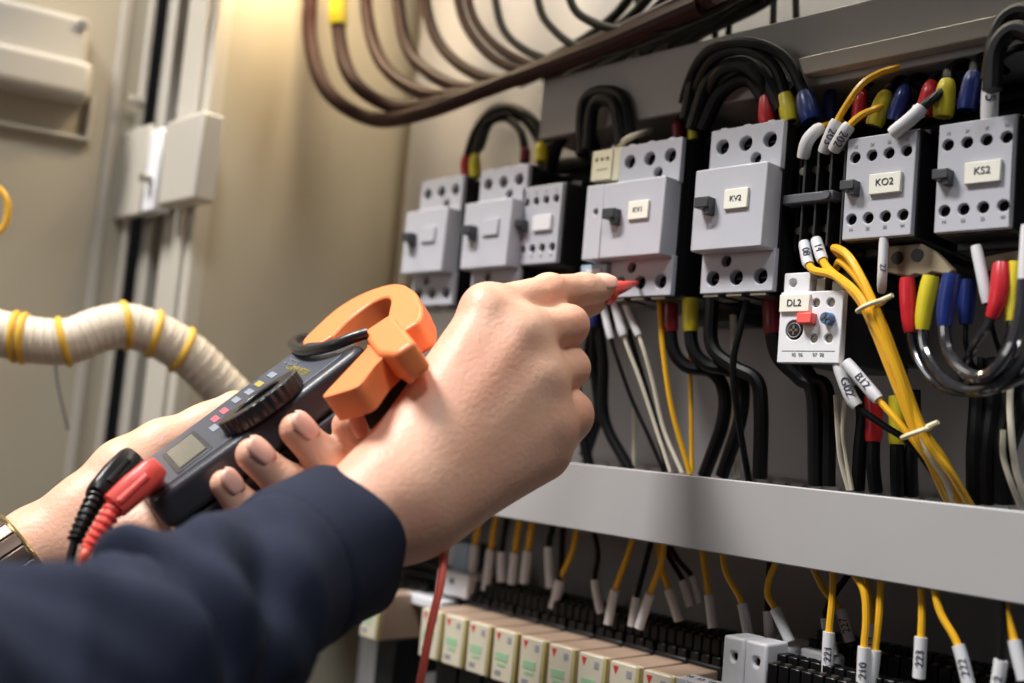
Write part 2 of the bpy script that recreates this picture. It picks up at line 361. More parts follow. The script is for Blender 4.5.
# overload relay
t = thing('overload_relay', 'white overload relay marked DL2 with red reset button and round dial', 'overload relay', (-.307, PL, .05))
x0, x1 = -.3255, -.2885
part('base_body', MB().box(x0+.0008, x1-.0004, .0035, .075, .0525, .088).box(x0+.004, x1-.004, .03, PL, .06, .105), M['black'], t, .0008)
part('front_plate', holed_plate(x0, x1, .0515, .0895, 0, .005, [(-.3042, .0832, .0023), (-.2955, .0832, .0023), (-.3042, .0645, .0023), (-.2955, .0645, .0023), (-.3160, .0690, .0052)], .003), M['white'], t, .0006)
part('terminal_tab', holed_plate(x0+.0008, x0+.0165, .0893, .1000, .001, .012, [(x0+.0062, .0946, .0024)], .004), M['white'], t, .0005)
part('terminal_tab', MB().box(-.3065, -.3010, .003, .03, .0893, .0970).box(-.2990, -.2920, .006, .03, .0893, .0955), M['screw'], t, .0004, label='grey metal terminal tongues')
for hx, hz in ((-.3042, .0832), (-.2955, .0832), (-.3042, .0645), (-.2955, .0645)):
    part('screw_or_shade_plug', MB().cyl((hx, .0029, hz), (hx, .0016, hz), .0021, .0019), M['screw'], t)
d = part('current_dial', MB().cyl((-.3160, .0025, .0690), (-.3160, -.0002, .0690), .0048, .0045, 28), M['blackgloss'], t)
part('dial_cross', MB().box(-.3185, -.3135, -.0008, -.0001, .0684, .0696).box(-.3166, -.3154, -.0008, -.0001, .0665, .0715), M['screw'], d)
part('dial_scale', MB().ring((-.3160, -.0002, .0690), (0, 1, 0), .0038, .0002, 28, 5), M['face'], d)
part('reset_button', MB().box(-.3118, -.3030, -.0055, .0005, .0718, .0775), M['redplug'], t, .0006, label='red square reset button')
sb = part('stop_button', MB().cyl((-.2955, .001, .0745), (-.2955, -.0045, .0745), .0034, .0031, 20), mat('stop_blue', s2l(74, 106, 150), .4), t, label='blue round stop button')
part('button_cross', MB().box(-.2980, -.2930, -.0051, -.0044, .0740, .0750).box(-.2960, -.2950, -.0051, -.0044, .0720, .0770), M['darkgrey'], sb)
lp = part('label_plate', MB().box(x0+.0005, x0+.0185, -.0018, .0006, .0785, .0880), M['tag'], t, .0004)
text('lettering', 'DL2', .0052, (x0+.0095, -.0020, .0832), M['ink'], lp)
text('lettering', '95  96        97  98', .0026, (-.3070, -.0003, .0560), M['faint'], t)
part('printed_line', MB().box(x0+.003, x1-.003, -.0002, .0004, .0578, .0582), M['faint'], t)
# perforated bracket under KO2
t = thing('terminal_bracket', 'beige metal bracket with two holes and a pointed end below KO2', 'bracket', (-.26, PL, .085))
P = [at(*p, .012) for p in ((885, 246), (920, 243), (934, 250), (953, 270), (948, 275), (932, 272), (925, 276), (915, 274), (908, 277), (898, 275), (885, 272))]
mb = MB(); mb.prism(P, lambda p: p, lambda p: p+np.array([0, .006, 0])); part('bracket_plate', mb, M['bracket'], t, .0008)
for p in ((897, 258), (917, 255)):
    c = at(*p, .0115); part('hole', MB().cyl(c, c+np.array([0, .004, 0]), .0033, .0033, 18), M['black'], t)
t = thing('terminal_bracket', 'thin beige metal strip behind the white ferrule below KS2', 'bracket', at(1005, 262, .02))
P = [at(*p, .02) for p in ((975, 258), (1030, 248), (1030, 262), (1010, 268), (975, 270))]
part('bracket_plate', MB().prism(P, lambda p: p, lambda p: p+np.array([0, .005, 0])), M['bracket'], t, .0006)
# far-left plate and DIN rails
for z, lb in ((.138, 'steel mounting rail running behind the contactor row'), (-.135, 'steel mounting rail behind the relays at the bottom')):
    t = thing('din_rail', lb, 'rail', (-.4, PL, z)); part('rail_profile', MB().box(-.78, .1, PL-.008, PL, z-.0135, z+.0135).box(-.78, .1, PL-.009, PL-.0075, z-.0175, z-.0125).box(-.78, .1, PL-.009, PL-.0075, z+.0125, z+.0175), M['screw'], t)

# ------------------------------------------------------------------ cables
def pts3(P):
    return [at(*p) if len(p) == 3 else np.array(p[:3]) for p in P]
def cable(name, label, P, r, m, parts=(), group=None, cat='cable', n=10, smooth=8):
    """a cable through (px, py, Y) points; parts = (name, material, t0, t1, radius factor) along it"""
    C = catmull(pts3(P), smooth); L = np.concatenate([[0], np.cumsum(np.linalg.norm(np.diff(C, axis=0), axis=1))])
    o = part(name, MB().tube(C, r, n, 0), M[m] if isinstance(m, str) else m, None)
    props(o, label, cat, group)
    for (pn, pm, a, b, k) in parts:
        s = np.linspace(a, b, 9)*(1.0)
        if abs(a) > 1 or abs(b) > 1: raise ValueError
        s = s*L[-1]; Q = np.stack([np.interp(s, L, C[:, i]) for i in range(3)], 1)
        rr = np.array([.90, 1, 1.02, 1.02, 1.0, .96, .92, .86, .72])*r*k if 'sleeve' in pn and 'marker' not in pn and k > 1.45 else np.array([.92, 1, 1, 1, 1, 1, 1, 1, .88])*r*k
        part(pn, MB().tube(Q, rr, 14, 0), M[pm], o)
    return o
def lead(label, P, sl, color, m='cable', r=.0030, k=1.75, group='black power cables with coloured sleeves'):
    """power cable whose first stretch (length sl, metres) wears a coloured sleeve"""
    C = catmull(pts3(P), 8); L = np.linalg.norm(np.diff(C, axis=0), axis=1).sum()
    return cable('power_cable', label, P, r, m, [('colour_sleeve', color, 0, sl/L, k)], group)

# power cables from the undersides of the contactors into the lower duct
G1 = 'black power cables dropping from the contactors into the lower duct'
lead('black cable with dark red sleeve under the right side of KV1', [(670, 300, .018), (672, 345, .018), (686, 366, .022), (712, 372, .028), (724, 392, .032), (722, 425, .035), (704, 476, .04)], .020, 'darkred', r=.0040, k=1.25, group=G1)
lead('black cable with yellow sleeve under the right side of KV1', [(690, 299, .018), (692, 345, .018), (706, 364, .022), (728, 370, .026), (742, 380, .030), (740, 420, .032), (722, 476, .036)], .020, 'yellow', r=.0040, k=1.25, group=G1)
cable('power_cable', 'thick bare black cable bending right beneath the gap between KV1 and KV2', [(712, 298, .018), (712, 345, .018), (733, 366, .020), (756, 380, .022), (761, 410, .024), (760, 478, .030)], .0042, 'cable', group=G1)
lead('black cable with dark red sleeve just left of relay DL2', [(771, 292, .022), (773, 335, .022), (780, 358, .024), (800, 378, .028), (814, 396, .030), (816, 486, .034)], .024, 'darkred', r=.0044, k=1.2, group=G1)
cable('power_cable', 'straight black cable leaving the underside of DL2 on its left', [(800, 358, .024), (812, 378, .028), (828, 394, .030), (829, 486, .034)], .0036, 'cable', group=G1)
cable('power_cable', 'black cable falling left of the red sleeve below the yellow bundle', [(858, 385, .028), (863, 415, .03), (860, 450, .03), (858, 490, .034)], .0036, 'cable', group=G1)
lead('black cable with red sleeve standing on the duct below DL2', [(872, 396, .03), (874, 420, .03), (873, 460, .03), (876, 492, .034)], .024, 'red', r=.0036, k=1.25, group=G1)
lead('black cable with yellow sleeve behind the yellow wires below DL2', [(897, 396, .03), (898, 420, .03), (897, 460, .03), (898, 496, .034)], .025, 'yellow', r=.0036, k=1.3, group=G1)
cable('power_cable', 'black cable right of the yellow sleeve, partly behind the yellow wires', [(914, 390, .034), (914, 425, .034), (911, 460, .034), (912, 496, .038)], .0034, 'cable', group=G1)
for i, (a, b, lb) in enumerate(((978, 975, 'black vertical cable below the glossy loops, first from the left'), (994, 988, 'black vertical cable below the glossy loops, second from the left'), (1008, 1003, 'black vertical cable below the glossy loops, third from the left'), (1026, 1008, 'black slanting cable below the glossy loops near the right frame edge'))):
    cable('power_cable', lb, [(a, 360, .035), (a, 400, .03), (b, 450, .028), (b, 503, .034)], .0042, 'cable', group=G1)
for a, b, c, lb in ((545, 575, 600, 'blurred black cable hanging below the curled fingers, left one'), (575, 600, 640, 'blurred black cable hanging beside the curled fingers, right one')):
    cable('power_cable', lb, [(a+20, 310, .03), (a+28, 360, .035), (b+5, 420, .04), (c-10, 470, .045)], .0036, 'cable', group=G1)
cable('power_cable', 'black cable curving behind the fist beneath the left contactors', [(606, 315, .05), (590, 350, .05), (600, 400, .055), (585, 455, .06)], .0045, 'cable', group=G1)
# thin wires below KV1
def cwire(label, P, m, mark=None, r=.0013, code=None, k=1.75, group='thin control wires between devices and duct', a0=0.0):
    C = catmull(pts3(P), 8); L = np.linalg.norm(np.diff(C, axis=0), axis=1).sum()
    o = cable('control_wire', label, P, r, m, [('marker_sleeve', 'marker', a0/L, (a0+mark)/L, k)] if mark else (), group, 'wire', 8)
    if code:
        s = [c for c in o.children][0]; d = nz(C[min(6, len(C)-1)]-C[0]); c = C[0]+d*(a0+mark*.55)
        vert = d if d[2] < 0 else -d
        x = Vector(vert); nrm = Vector(nz(CAM-c)); yv = nrm.cross(x).normalized(); nrm = x.cross(yv).normalized()
        rm = Matrix((x, yv, nrm)).transposed().to_4x4()
        text('lettering', code, r*k*1.75, c+np.array(nrm)*(r*k+.0001), M['ink'], s, rot=rm)
    return o
cwire('black wire with a leaning white marker left of the marker pair below KV1', [(603, 303, .010), (612, 342, .012), (630, 395, .02), (648, 435, .025), (664, 472, .03)], 'cable', .024, k=2)
cwire('cream wire with a broad white marker, middle one below KV1', [(615, 303, .010), (625, 340, .012), (640, 380, .018), (655, 425, .025), (670, 472, .03)], 'wirewhite', .022, k=2.4)
cwire('cream wire with a white marker, right one below KV1', [(626, 305, .010), (641, 342, .012), (652, 380, .018), (664, 430, .025), (682, 473, .03)], 'wirewhite', .022, k=2)
cwire('black wire crossing the cream wires below KV1', [(628, 330, .022), (640, 370, .022), (655, 420, .026), (668, 472, .03)], 'cable', r=.0018)
cwire('yellow wire running down beside the dark red sleeve below KV1', [(659, 300, .012), (663, 350, .014), (672, 410, .02), (690, 474, .03)], 'wire', r=.0016)
cwire('yellow wire hanging behind the yellow sleeve below KV1', [(690, 355, .034), (691, 400, .034), (692, 472, .036)], 'wire', r=.0014)
cwire('thin black wire curving down from under KV2', [(747, 300, .006), (740, 330, .006), (733, 365, .008), (737, 410, .014), (749, 482, .03)], 'cable', r=.0019)
cwire('white wire hanging behind the thin black wire under KV2', [(733, 315, .05), (735, 380, .05), (733, 420, .05), (737, 478, .05)], 'wirewhite', r=.002)
cwire('pale wire far behind, between the yellow wires and the black cables', [(634, 400, .06), (634, 470, .06)], 'wirewhite', r=.0014)
cwire('white wire bowing down below the left foot of DL2', [(836, 395, .02), (838, 430, .022), (841, 460, .026), (849, 490, .03)], 'wirewhite', r=.0015)
cwire('second white wire just right of the bowing one below DL2', [(845, 400, .02), (843, 430, .022), (846, 455, .026), (852, 490, .03)], 'wirewhite', r=.0013)
cwire('black wire with a white numbered marker slanting from under DL2', [(838, 364, .004), (854, 402, .006), (880, 423, .010), (915, 448, .015), (950, 500, .03)], 'cable', .024, r=.0018, code='G02', k=1.9)
cwire('yellow wire with marker B12 slanting from under DL2', [(846, 362, .001), (876, 397, .002), (905, 430, .004), (935, 470, .012), (952, 505, .03)], 'wire', .026, r=.0017, code='B12', k=1.9)
cwire('white wire at the far right running into the duct, left one', [(1003, 430, .02), (1003, 455, .02), (1010, 480, .022), (1020, 506, .03)], 'wirewhite', r=.0014)
cwire('white wire at the far right running into the duct, right one', [(1012, 370, .025), (1010, 410, .02), (1016, 470, .022), (1030, 506, .03)], 'wirewhite', r=.0016)
# yellow bundle from the contact block
BG = 'yellow wires tied in one bundle'
yb = [('outer yellow wire of the tied bundle, with the leftmost white marker', [(804, 243, .006), (811, 268, .0), (835, 276, -.006), (858, 298, -.008), (872, 325, -.006), (896, 385, -.002), (918, 438, .004), (940, 470, .012), (962, 508, .03)], '08'),
      ('yellow wire of the tied bundle with the second white marker', [(816, 240, .006), (826, 266, -.001), (850, 286, -.008), (864, 303, -.010), (880, 335, -.008), (900, 380, -.004), (915, 430, .002), (930, 462, .010), (950, 506, .03)], '14'),
      ('yellow wire of the tied bundle curling from behind at the top', [(846, 262, .012), (834, 248, .004), (850, 258, -.006), (872, 300, -.010), (890, 350, -.006), (906, 392, -.001), (926, 440, .004), (952, 475, .012), (973, 510, .03)], None),
      ('lower yellow wire of the tied bundle, right of the others', [(836, 268, .012), (842, 262, .004), (862, 284, -.002), (880, 318, -.003), (900, 370, .001), (922, 428, .008), (945, 462, .014), (966, 508, .03)], None)]
for lb, P, code in yb: cwire(lb, P, 'wire', .016 if code else None, r=.0021, code=code, k=1.5, group=BG)
cwire('pale wire running inside the tied yellow bundle', [(866, 300, -.004), (890, 360, -.002), (905, 405, .001), (925, 446, .005), (945, 478, .014), (956, 508, .03)], 'wirewhite', r=.0019, group=BG)
for (px, py, Y, rr), lb in (((871, 306, -.008, .0068), 'ivory cable tie around the upper part of the yellow bundle'), ((916, 433, .003, .0068), 'ivory cable tie around the lower part of the yellow bundle')):
    c = at(px, py, Y); ax = at(px+28, py+64, Y+.006)-c
    t = thing('cable_tie', lb, 'cable tie', c); part('strap', MB().ring(c, ax, rr, .0012, 28, 8), M['tie'], t)
    e = c+nz(at(px+60, py-30, Y-.004)-c)*rr; part('head', MB().cyl(e, e+nz(at(px+60, py-30, Y-.004)-c)*.006, .0016, .0012, 8), M['tie'], t)
# glossy loops below KO2 / KS2
GL = 'glossy dark cable loops at the right'
lead('glossy loop cable with red sleeve below the bracket', [(907, 278, .006), (909, 322, .006), (914, 352, .006), (935, 382, .004), (965, 393, 0), (1000, 388, -.004), (1040, 370, -.006)], .0275, 'red', 'greycable', .0021, 1.85, GL)
lead('glossy loop cable with yellow sleeve below the bracket', [(931, 276, .004), (923, 320, .004), (925, 350, .004), (945, 380, .0), (975, 390, -.004), (1005, 378, -.008), (1035, 345, -.01)], .0265, 'yellow', 'greycable', .0026, 1.65, GL)
lead('glossy loop cable with blue sleeve below the bracket', [(952, 274, .002), (945, 318, .002), (949, 352, 0), (968, 374, -.006), (990, 374, -.010), (1010, 350, -.012), (1020, 318, -.010), (1024, 280, -.008)], .0255, 'blue', 'greycable', .0030, 1.5, GL)
lead('thin cable with small dark blue sleeve right of the large blue one', [(968, 280, .02), (966, 320, .02), (966, 345, .02), (972, 365, .03)], .022, 'blue', 'cable', .0012, 3.4, GL)
lead('glossy cable with red sleeve under KS2 bending down left', [(1002, 264, .004), (1000, 290, .002), (992, 318, .002), (972, 350, .006), (958, 385, .02)], .026, 'red', 'greycable', .0020, 2.2, GL)
lead('glossy cable with yellow sleeve under KS2 at the frame edge', [(1018, 262, .006), (1014, 300, .006), (1010, 335, .006), (1000, 360, .02)], .028, 'yellow', 'greycable', .0022, 2.0, GL)
cwire('white ferrule on a black wire under the left side of KS2', [(976, 246, .004), (985, 290, .004), (993, 330, .008), (1004, 365, .02)], 'cable', .028, r=.0012, k=2.2)
cwire('white ferrule on a black wire between KO2 and the bracket', [(884, 238, .002), (882, 282, .004), (882, 310, .02), (884, 350, .04)], 'cable', .028, r=.0012, code='27', k=2.0)
cwire('white ferrule hanging at the right frame edge beside KS2', [(1028, 225, -.004), (1025, 285, -.004), (1026, 330, .0)], 'cable', .035, r=.0014, k=2.2)
# power cables entering from above
G2 = 'black power cables arching above the contactors'
def arch(label, px, py0, top, Y, color, back, r=.0032, lean=0, m='cable', sl=.018, k=1.6, extra=None):
    P = [(px, py0, Y), (px+lean*.5, (py0+top)/2, Y), (px+lean, top, Y)]+back
    return lead(label, P, sl, color, m, r, k, G2)
arch('black cable with red sleeve above KV2, left of three', 768, 126, 96, .012, 'red', [(760, 80, .008), (740, 66, .006), (717, 75, .008), (705, 110, .02), (700, 150, .04)], lean=-2)
arch('black cable with yellow sleeve above KV2, middle of three', 791, 122, 96, .012, 'yellow', [(774, 66, .008), (745, 50, .004), (712, 60, .006), (694, 100, .02), (690, 150, .04)], lean=-6)
arch('black cable with blue sleeve above KV2, right of three', 812, 121, 88, .012, 'blue', [(783, 56, .008), (745, 42, .002), (706, 53, .004), (685, 95, .02), (680, 150, .04)], lean=-10, k=1.9)
arch('short black cable with dark blue sleeve above the contact block', 830, 122, 97, .03, 'blue', [(838, 80, .04), (860, 70, .06), (880, 80, .08)], lean=0, r=.0024)
arch('black cable with red sleeve above KO2, leftmost', 858, 121, 98, .022, 'red', [(866, 86, .03), (885, 76, .04), (905, 88, .06)], lean=3, r=.0024)
arch('black cable with yellow sleeve above KO2', 874, 126, 99, .014, 'yellow', [(890, 88, .022), (905, 78, .035), (925, 90, .06)], lean=10, r=.0026, k=1.9)
arch('black cable with blue sleeve above KO2', 894, 121, 93, .014, 'blue', [(908, 82, .022), (922, 78, .03), (940, 95, .05)], lean=10, r=.0024, k=1.9)
arch('black cable with red sleeve between KO2 and KS2', 924, 116, 90, .012, 'red', [(934, 78, .02), (948, 75, .03), (960, 90, .05)], lean=6, r=.0024, k=1.9)
arch('black cable with yellow sleeve between KO2 and KS2', 943, 117, 83, .008, 'yellow', [(950, 70, .014), (966, 64, .026), (980, 80, .05)], lean=4, r=.0030, k=1.7)
arch('black cable with blue sleeve above KS2', 967, 110, 76, .008, 'blue', [(976, 62, .014), (990, 56, .026), (1006, 70, .05)], lean=6, r=.0026, k=1.9)
arch('black cable with dark red sleeve above KV1', 678, 140, 123, .03, 'darkred', [(684, 100, .04), (700, 80, .05), (720, 75, .07)], r=.003, sl=.012, k=1.3)
arch('black cable with yellow sleeve above KV1', 694, 140, 120, .03, 'yellow', [(698, 96, .04), (712, 76, .05), (735, 70, .07)], r=.003, sl=.014, k=1.3)
arch('blurred black cable with red sleeve above the far left contactor', 466, 180, 160, .02, 'red', [(476, 130, .03), (495, 112, .04), (520, 112, .05), (540, 135, .06)], r=.003, sl=.018, k=1.3)
arch('blurred black cable with yellow sleeve beside the far left contactor', 475, 178, 158, .018, 'yellow', [(484, 128, .03), (505, 116, .04), (528, 122, .05), (548, 145, .06)], r=.003, sl=.018, k=1.5)
arch('blurred black cable with small red sleeve above the second contactor', 525, 162, 150, .03, 'darkred', [(520, 130, .035), (505, 118, .045), (488, 124, .06), (476, 145, .07)], r=.003, sl=.010, k=1.3)
arch('blurred black cable with yellow sleeve above the second contactor', 541, 162, 147, .02, 'yellow', [(538, 126, .03), (520, 110, .04), (495, 108, .05), (476, 130, .06), (470, 165, .07)], r=.003, sl=.014, k=1.6)
arch('blurred black cable with blue sleeve under the knuckles', 594, 298, 330, .03, 'blue', [(594, 370, .04), (600, 420, .045)], r=.003, sl=.02, k=1.6)
arcs = [((478, 150), (492, 118), (522, 116), (548, 150), .05), ((588, 150), (594, 106), (614, 104), (622, 145), .012), ((582, 155), (586, 100), (620, 96), (632, 145), .016),
        ((692, 130), (712, 78), (752, 62), (782, 110), .012), ((702, 130), (722, 92), (750, 80), (774, 115), .014), ((686, 120), (701, 66), (742, 46), (796, 90), .016),
        ((548, 175), (562, 138), (586, 132), (600, 165), .03), ((992, 90), (996, 50), (1015, 30), (1045, 40), -.01), ((990, 80), (1000, 30), (1020, 12), (1050, 20), 0)]
arl = ['blurred dark arch above the second contactor', 'small dark arch above the top of KV1, inner one', 'small dark arch above the top of KV1, outer one', 'dark cable arch behind KV2 sleeves, middle one', 'dark cable arch behind KV2 sleeves, innermost one',
       'dark cable arch behind KV2 sleeves, outermost one', 'low dark cable hump left of KV1', 'black cable bending over at the top right frame corner, lower one', 'black cable bending over at the top right frame corner, upper one']
for (a, b, c, d, Y), lb in zip(arcs, arl):
    cable('power_cable', lb, [(*a, Y), (*b, Y), (*c, Y), (*d, Y)], .0045, 'cable', group=G2)
# loom of black cables, added to fill the dark shaded plate under the upper duct
for i in range(10):
    z = .203-.0115*(i % 5); Y = .094-.026*(i//5)-.004*(i % 2)
    P = [(x, Y+.003*math.sin(x*37+i), z+.002*math.sin(x*23+i*2)) for x in np.linspace(-.575-.006*(i % 3), .1, 9)]
    C = catmull(P, 6); o = part('loom_or_fill_cable', MB().tube(C, .0062, 10, 0), M['cable']); props(o, 'thick black cable of the loom added to fill the shade under the upper duct', 'cable', 'black fill cables under the upper duct')
# wires with markers at the top
cwire('yellow wire arching right from its white marker above the contact block', [(806, 152, .006), (820, 127, .004), (836, 118, .002), (850, 98, .002), (868, 80, .004), (898, 68, .010), (930, 66, .03)], 'cable', .017, r=.0021, k=1.6) if False else None
def topwire(label, P, mark, code, m='wire', r=.0019, k=1.9): return cwire(label, P, m, mark, r=r, code=code, k=k, group='marked wires entering the devices from above')
topwire('white marker bent over the left fin of the contact block', [(803, 158, .004), (808, 140, .002), (822, 127, .008), (842, 122, .03)], .020, None)
topwire('long yellow wire arching to the upper right above the contact block', [(824, 152, .004), (834, 128, .0), (846, 106, .0), (862, 84, .002), (880, 73, .006), (899, 67, .012)], .018, '203')
topwire('shorter yellow wire rising right above the contact block', [(834, 150, .002), (846, 130, -.002), (860, 116, .0), (878, 108, .008), (898, 100, .03)], .016, '202')
topwire('black wire with white marker leaning over the top of KO2', [(892, 134, -.003), (914, 116, -.003), (926, 103, .0), (942, 92, .02)], .019, None, 'cable')
topwire('black wire with upright white numbered marker above KS2', [(989, 121, .004), (991, 84, .004), (996, 64, .006), (1012, 50, .01), (1040, 44, .03)], .0245, '205', 'cable', k=2.1)
topwire('thin black wire behind the red sleeve above KO2', [(918, 112, .0), (932, 100, .0), (944, 88, .008), (952, 70, .03)], .001, None, 'cable', .0022)
topwire('olive cream wire stub behind the auxiliary block of KV1', [(617, 150, .012), (626, 140, .010), (640, 134, .012), (652, 132, .03)], .001, None, 'wirewhite', .0022)
# big hanging loops at the top left
G3 = 'thick cables hanging in loops at the top left'
LP = [((311, -30), (310, 40), (328, 92), (372, 119), (425, 112), (500, 84), (600, 48), (700, 5), .010, None), ((338, -30), (340, 42), (356, 84), (395, 107), (440, 103), (505, 82), (610, 40), (715, -5), .012, 'yellow'),
      ((366, -40), (368, 20), (384, 66), (420, 92), (460, 94), (520, 75), (620, 32), (720, -15), .014, None), ((398, -40), (400, 14), (412, 56), (445, 82), (482, 88), (545, 68), (640, 28), (735, -15), .016, 'red'),
      ((424, -40), (428, 14), (444, 50), (475, 74), (512, 80), (570, 60), (655, 20), (745, -20), .020, None), ((457, -40), (460, 8), (474, 38), (500, 62), (535, 70), (590, 52), (670, 12), (750, -25), .022, None),
      ((468, -40), (470, 6), (486, 36), (515, 58), (550, 66), (600, 46), (680, 6), (760, -30), .026, None), ((495, -40), (497, 8), (508, 36), (535, 55), (570, 62), (622, 44), (700, 4), (770, -35), .030, None),
      ((537, -40), (540, 8), (556, 32), (580, 48), (610, 50), (660, 34), (715, 6), (780, -30), .020, None), ((568, -40), (572, 4), (592, 22), (625, 31), (660, 29), (700, 16), (740, -4), (790, -35), .010, None)]
nm = ['leftmost hanging loop of thick cable at the top left', 'hanging cable loop with a yellow sleeve at the top left', 'third hanging cable loop, just right of the yellow sleeve', 'hanging cable loop with a red sleeve at its top', 'hanging cable loop just right of the red sleeved one',
      'sixth hanging loop, left of a close pair', 'seventh hanging loop, right of a close pair', 'eighth hanging loop, third from the right', 'black hanging loop, second from the right', 'rightmost black hanging loop crossing above the upper duct']
for (P, lb, i) in zip(LP, nm, range(10)):
    Y = P[8]; Q = [(*p, Y+(.0 if k < 5 else .01)) for k, p in enumerate(P[:8])]
    Q = [(Q[0][0]+1, -230, Q[0][2])]+Q
    if i < 2: Q = [(p[0], p[1], p[2]-.03 if k < 4 else p[2]-.01) for k, p in enumerate(Q)]
    C = catmull(pts3(Q), 8); L = np.linalg.norm(np.diff(C, axis=0), axis=1).sum()
    r = [.0062, .0060, .0056, .0052, .0046, .0038, .0036, .0032, .0030, .0030][i]
    q0 = pts3(Q)[:2]; ex = np.linalg.norm(q0[1]-q0[0]); ex += .010 if P[9] == 'yellow' else 0
    cable('loop_cable', lb, Q, r, 'cableglow' if i < 7 else 'cable', [('colour_sleeve', P[9], (ex-.012)/L, (ex+(.042 if P[9] == 'yellow' else .034))/L, 1.35)] if P[9] else (), G3)
for i in range(9):
    x = 590+i*19; Q = [(x-120+i*6, 92-i*4, .075), (x-40, 58-i*3, .07), (x+20, 20-i*2, .06), (x+60, -30, .05)]
    cable('loom_or_fill_cable', 'dark cable of the slanting bundle behind the hanging loops', Q, .0036, 'cable', group='dark cables slanting behind the loops')
for i, (a, b) in enumerate(((636, 640), (675, 668), (712, 716), (731, 728), (775, 772), (795, 797))):
    cable('drop_cable', 'thin dark cable dropping behind the upper duct against the bright plate', [(a, -30, .07), ((a+b)/2, 10, .07), (b, 60, .07)], .0022, 'cable', group='dark cables dropping behind the upper duct')

t = thing('lit_band', 'pale strip added as the lit band along the lower edge of the shaded duct at the right', 'rail', at(900, 50, .01))  # pale strip added to imitate a lit band on the duct
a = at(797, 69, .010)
part('lit_band_strip', MB().prism([(a[0]+.004, .2135), (a[0]+.46, .2135), (a[0]+.46, .2235), (a[0], .2235)], lambda p: (p[0], .010, p[1]), lambda p: (p[0], .019, p[1])), M['enamel'], t, .0008)
# ------------------------------------------------------------------ below the duct
def drop(label, P, m, mark, code=None, Y=.02, r=.0018):
    """wire from the duct; P = wire points (px, py) from the top, mark = (px, py) pair of its marker sleeve"""
    Q = [(*mark[1], Y), (*mark[0], Y)]+[(*p, Y) for p in P[::-1]]
    q = pts3(Q); ml = np.linalg.norm(q[1]-q[0])
    C = catmull(q, 8); o = part('control_wire', MB().tube(C, r, 8, 0), M[m]); props(o, label, 'wire', 'numbered wires dropping from the duct to the terminals')
    s = part('marker_sleeve', MB().tube(catmull(q, 8)[:9], r*1.65, 12, 0), M['marker'], o)
    if code:
        d = nz(q[0]-q[1]); c = (q[0]+q[1])/2; x = Vector(-d); nrm = Vector(nz(CAM-c)); yv = nrm.cross(x).normalized(); nrm = x.cross(yv).normalized()
        text('lettering', code, r*3.0, c+np.array(nrm)*(r*1.65+.0001), M['ink'], s, rot=Matrix((x, yv, nrm)).transposed().to_4x4())
DR = [('black wire with white marker, leftmost of the sharp ones', [(594, 530), (598, 555)], 'cable', ((595, 580), (601, 613)), None, .045),
      ('yellow wire bowing left to its marker below the duct', [(577, 528), (572, 552)], 'wire', ((559, 582), (553, 608)), None, .05),
      ('yellow wire slanting down left, right of the black one', [(634, 535), (626, 560)], 'wire', ((615, 590), (608, 624)), None, .04),
      ('black wire ending in a white marker between two yellow ones', [(652, 538), (645, 565)], 'cable', ((637, 597), (632, 626)), None, .04),
      ('yellow wire crossing another, slanting to the left', [(664, 540), (662, 560)], 'wire', ((650, 594), (639, 628)), None, .035),
      ('yellow wire crossing another, slanting to the right', [(658, 540), (661, 565)], 'wire', ((669, 590), (679, 621)), None, .045),
      ('black wire with marker slanting right, upper one', [(668, 542), (678, 560)], 'cable', ((692, 577), (700, 604)), None, .06),
      ('black wire with marker slanting right, lower one', [(664, 546), (672, 562)], 'cable', ((683, 581), (691, 607)), None, .055),
      ('yellow wire with straight marker left of the fuse holder', [(702, 545), (705, 570)], 'wire', ((709, 595), (713, 628)), None, .045),
      ('yellow wire bowing right to a cream marker above the fuse holder', [(722, 548), (725, 570), (733, 586)], 'wire', ((742, 604), (749, 638)), None, .035),
      ('yellow wire hooking left then right behind the fuse holder', [(778, 558), (769, 580), (768, 596)], 'wire', ((775, 609), (790, 642)), None, .025),
      ('white marker standing upright behind the fuse holder', [(770, 560), (768, 590)], 'cable', ((768, 611), (770, 642)), None, .04),
      ('yellow wire slanting right to a twisted marker', [(812, 566), (824, 590)], 'wire', ((840, 610), (850, 642)), '227', .035),
      ('black wire hooking left behind the wire marked 221', [(850, 572), (836, 592), (828, 606)], 'cable', ((826, 618), (833, 655)), None, .03),
      ('yellow wire with marker 221, straight above the fuse row', [(833, 568), (832, 600)], 'wire', ((829, 632), (827, 674)), '221', .01),
      ('yellow wire with marker 210, longest sleeve in the middle', [(854, 574), (864, 592), (866, 620)], 'wire', ((864, 647), (862, 692)), '210', .004),
      ('yellow wire with marker 212 partly behind its neighbours', [(866, 578), (870, 600)], 'wire', ((873, 624), (870, 664)), '212', .03),
      ('yellow wire right of the one marked 210', [(881, 580), (879, 615)], 'wire', ((875, 650), (870, 695)), None, .008),
      ('yellow wire with marker 223, hanging straight on its own at the right', [(921, 586), (922, 612)], 'wire', ((921, 637), (919, 678)), '223', .008),
      ('yellow wire with marker 222 slanting right', [(934, 588), (941, 614)], 'wire', ((958, 645), (970, 690)), '222', .004),
      ('black wire with white marker at the right end of the duct', [(1001, 596), (1003, 630)], 'cable', ((1001, 660), (996, 695)), '2', .002),
      ('yellow wire curving beside the rightmost black wire', [(1006, 596), (1007, 615)], 'wire', ((1014, 640), (1024, 680)), None, .004)]
for lb, P, m, mk, code, Y in DR: drop(lb, P, m, mk, code, Y)
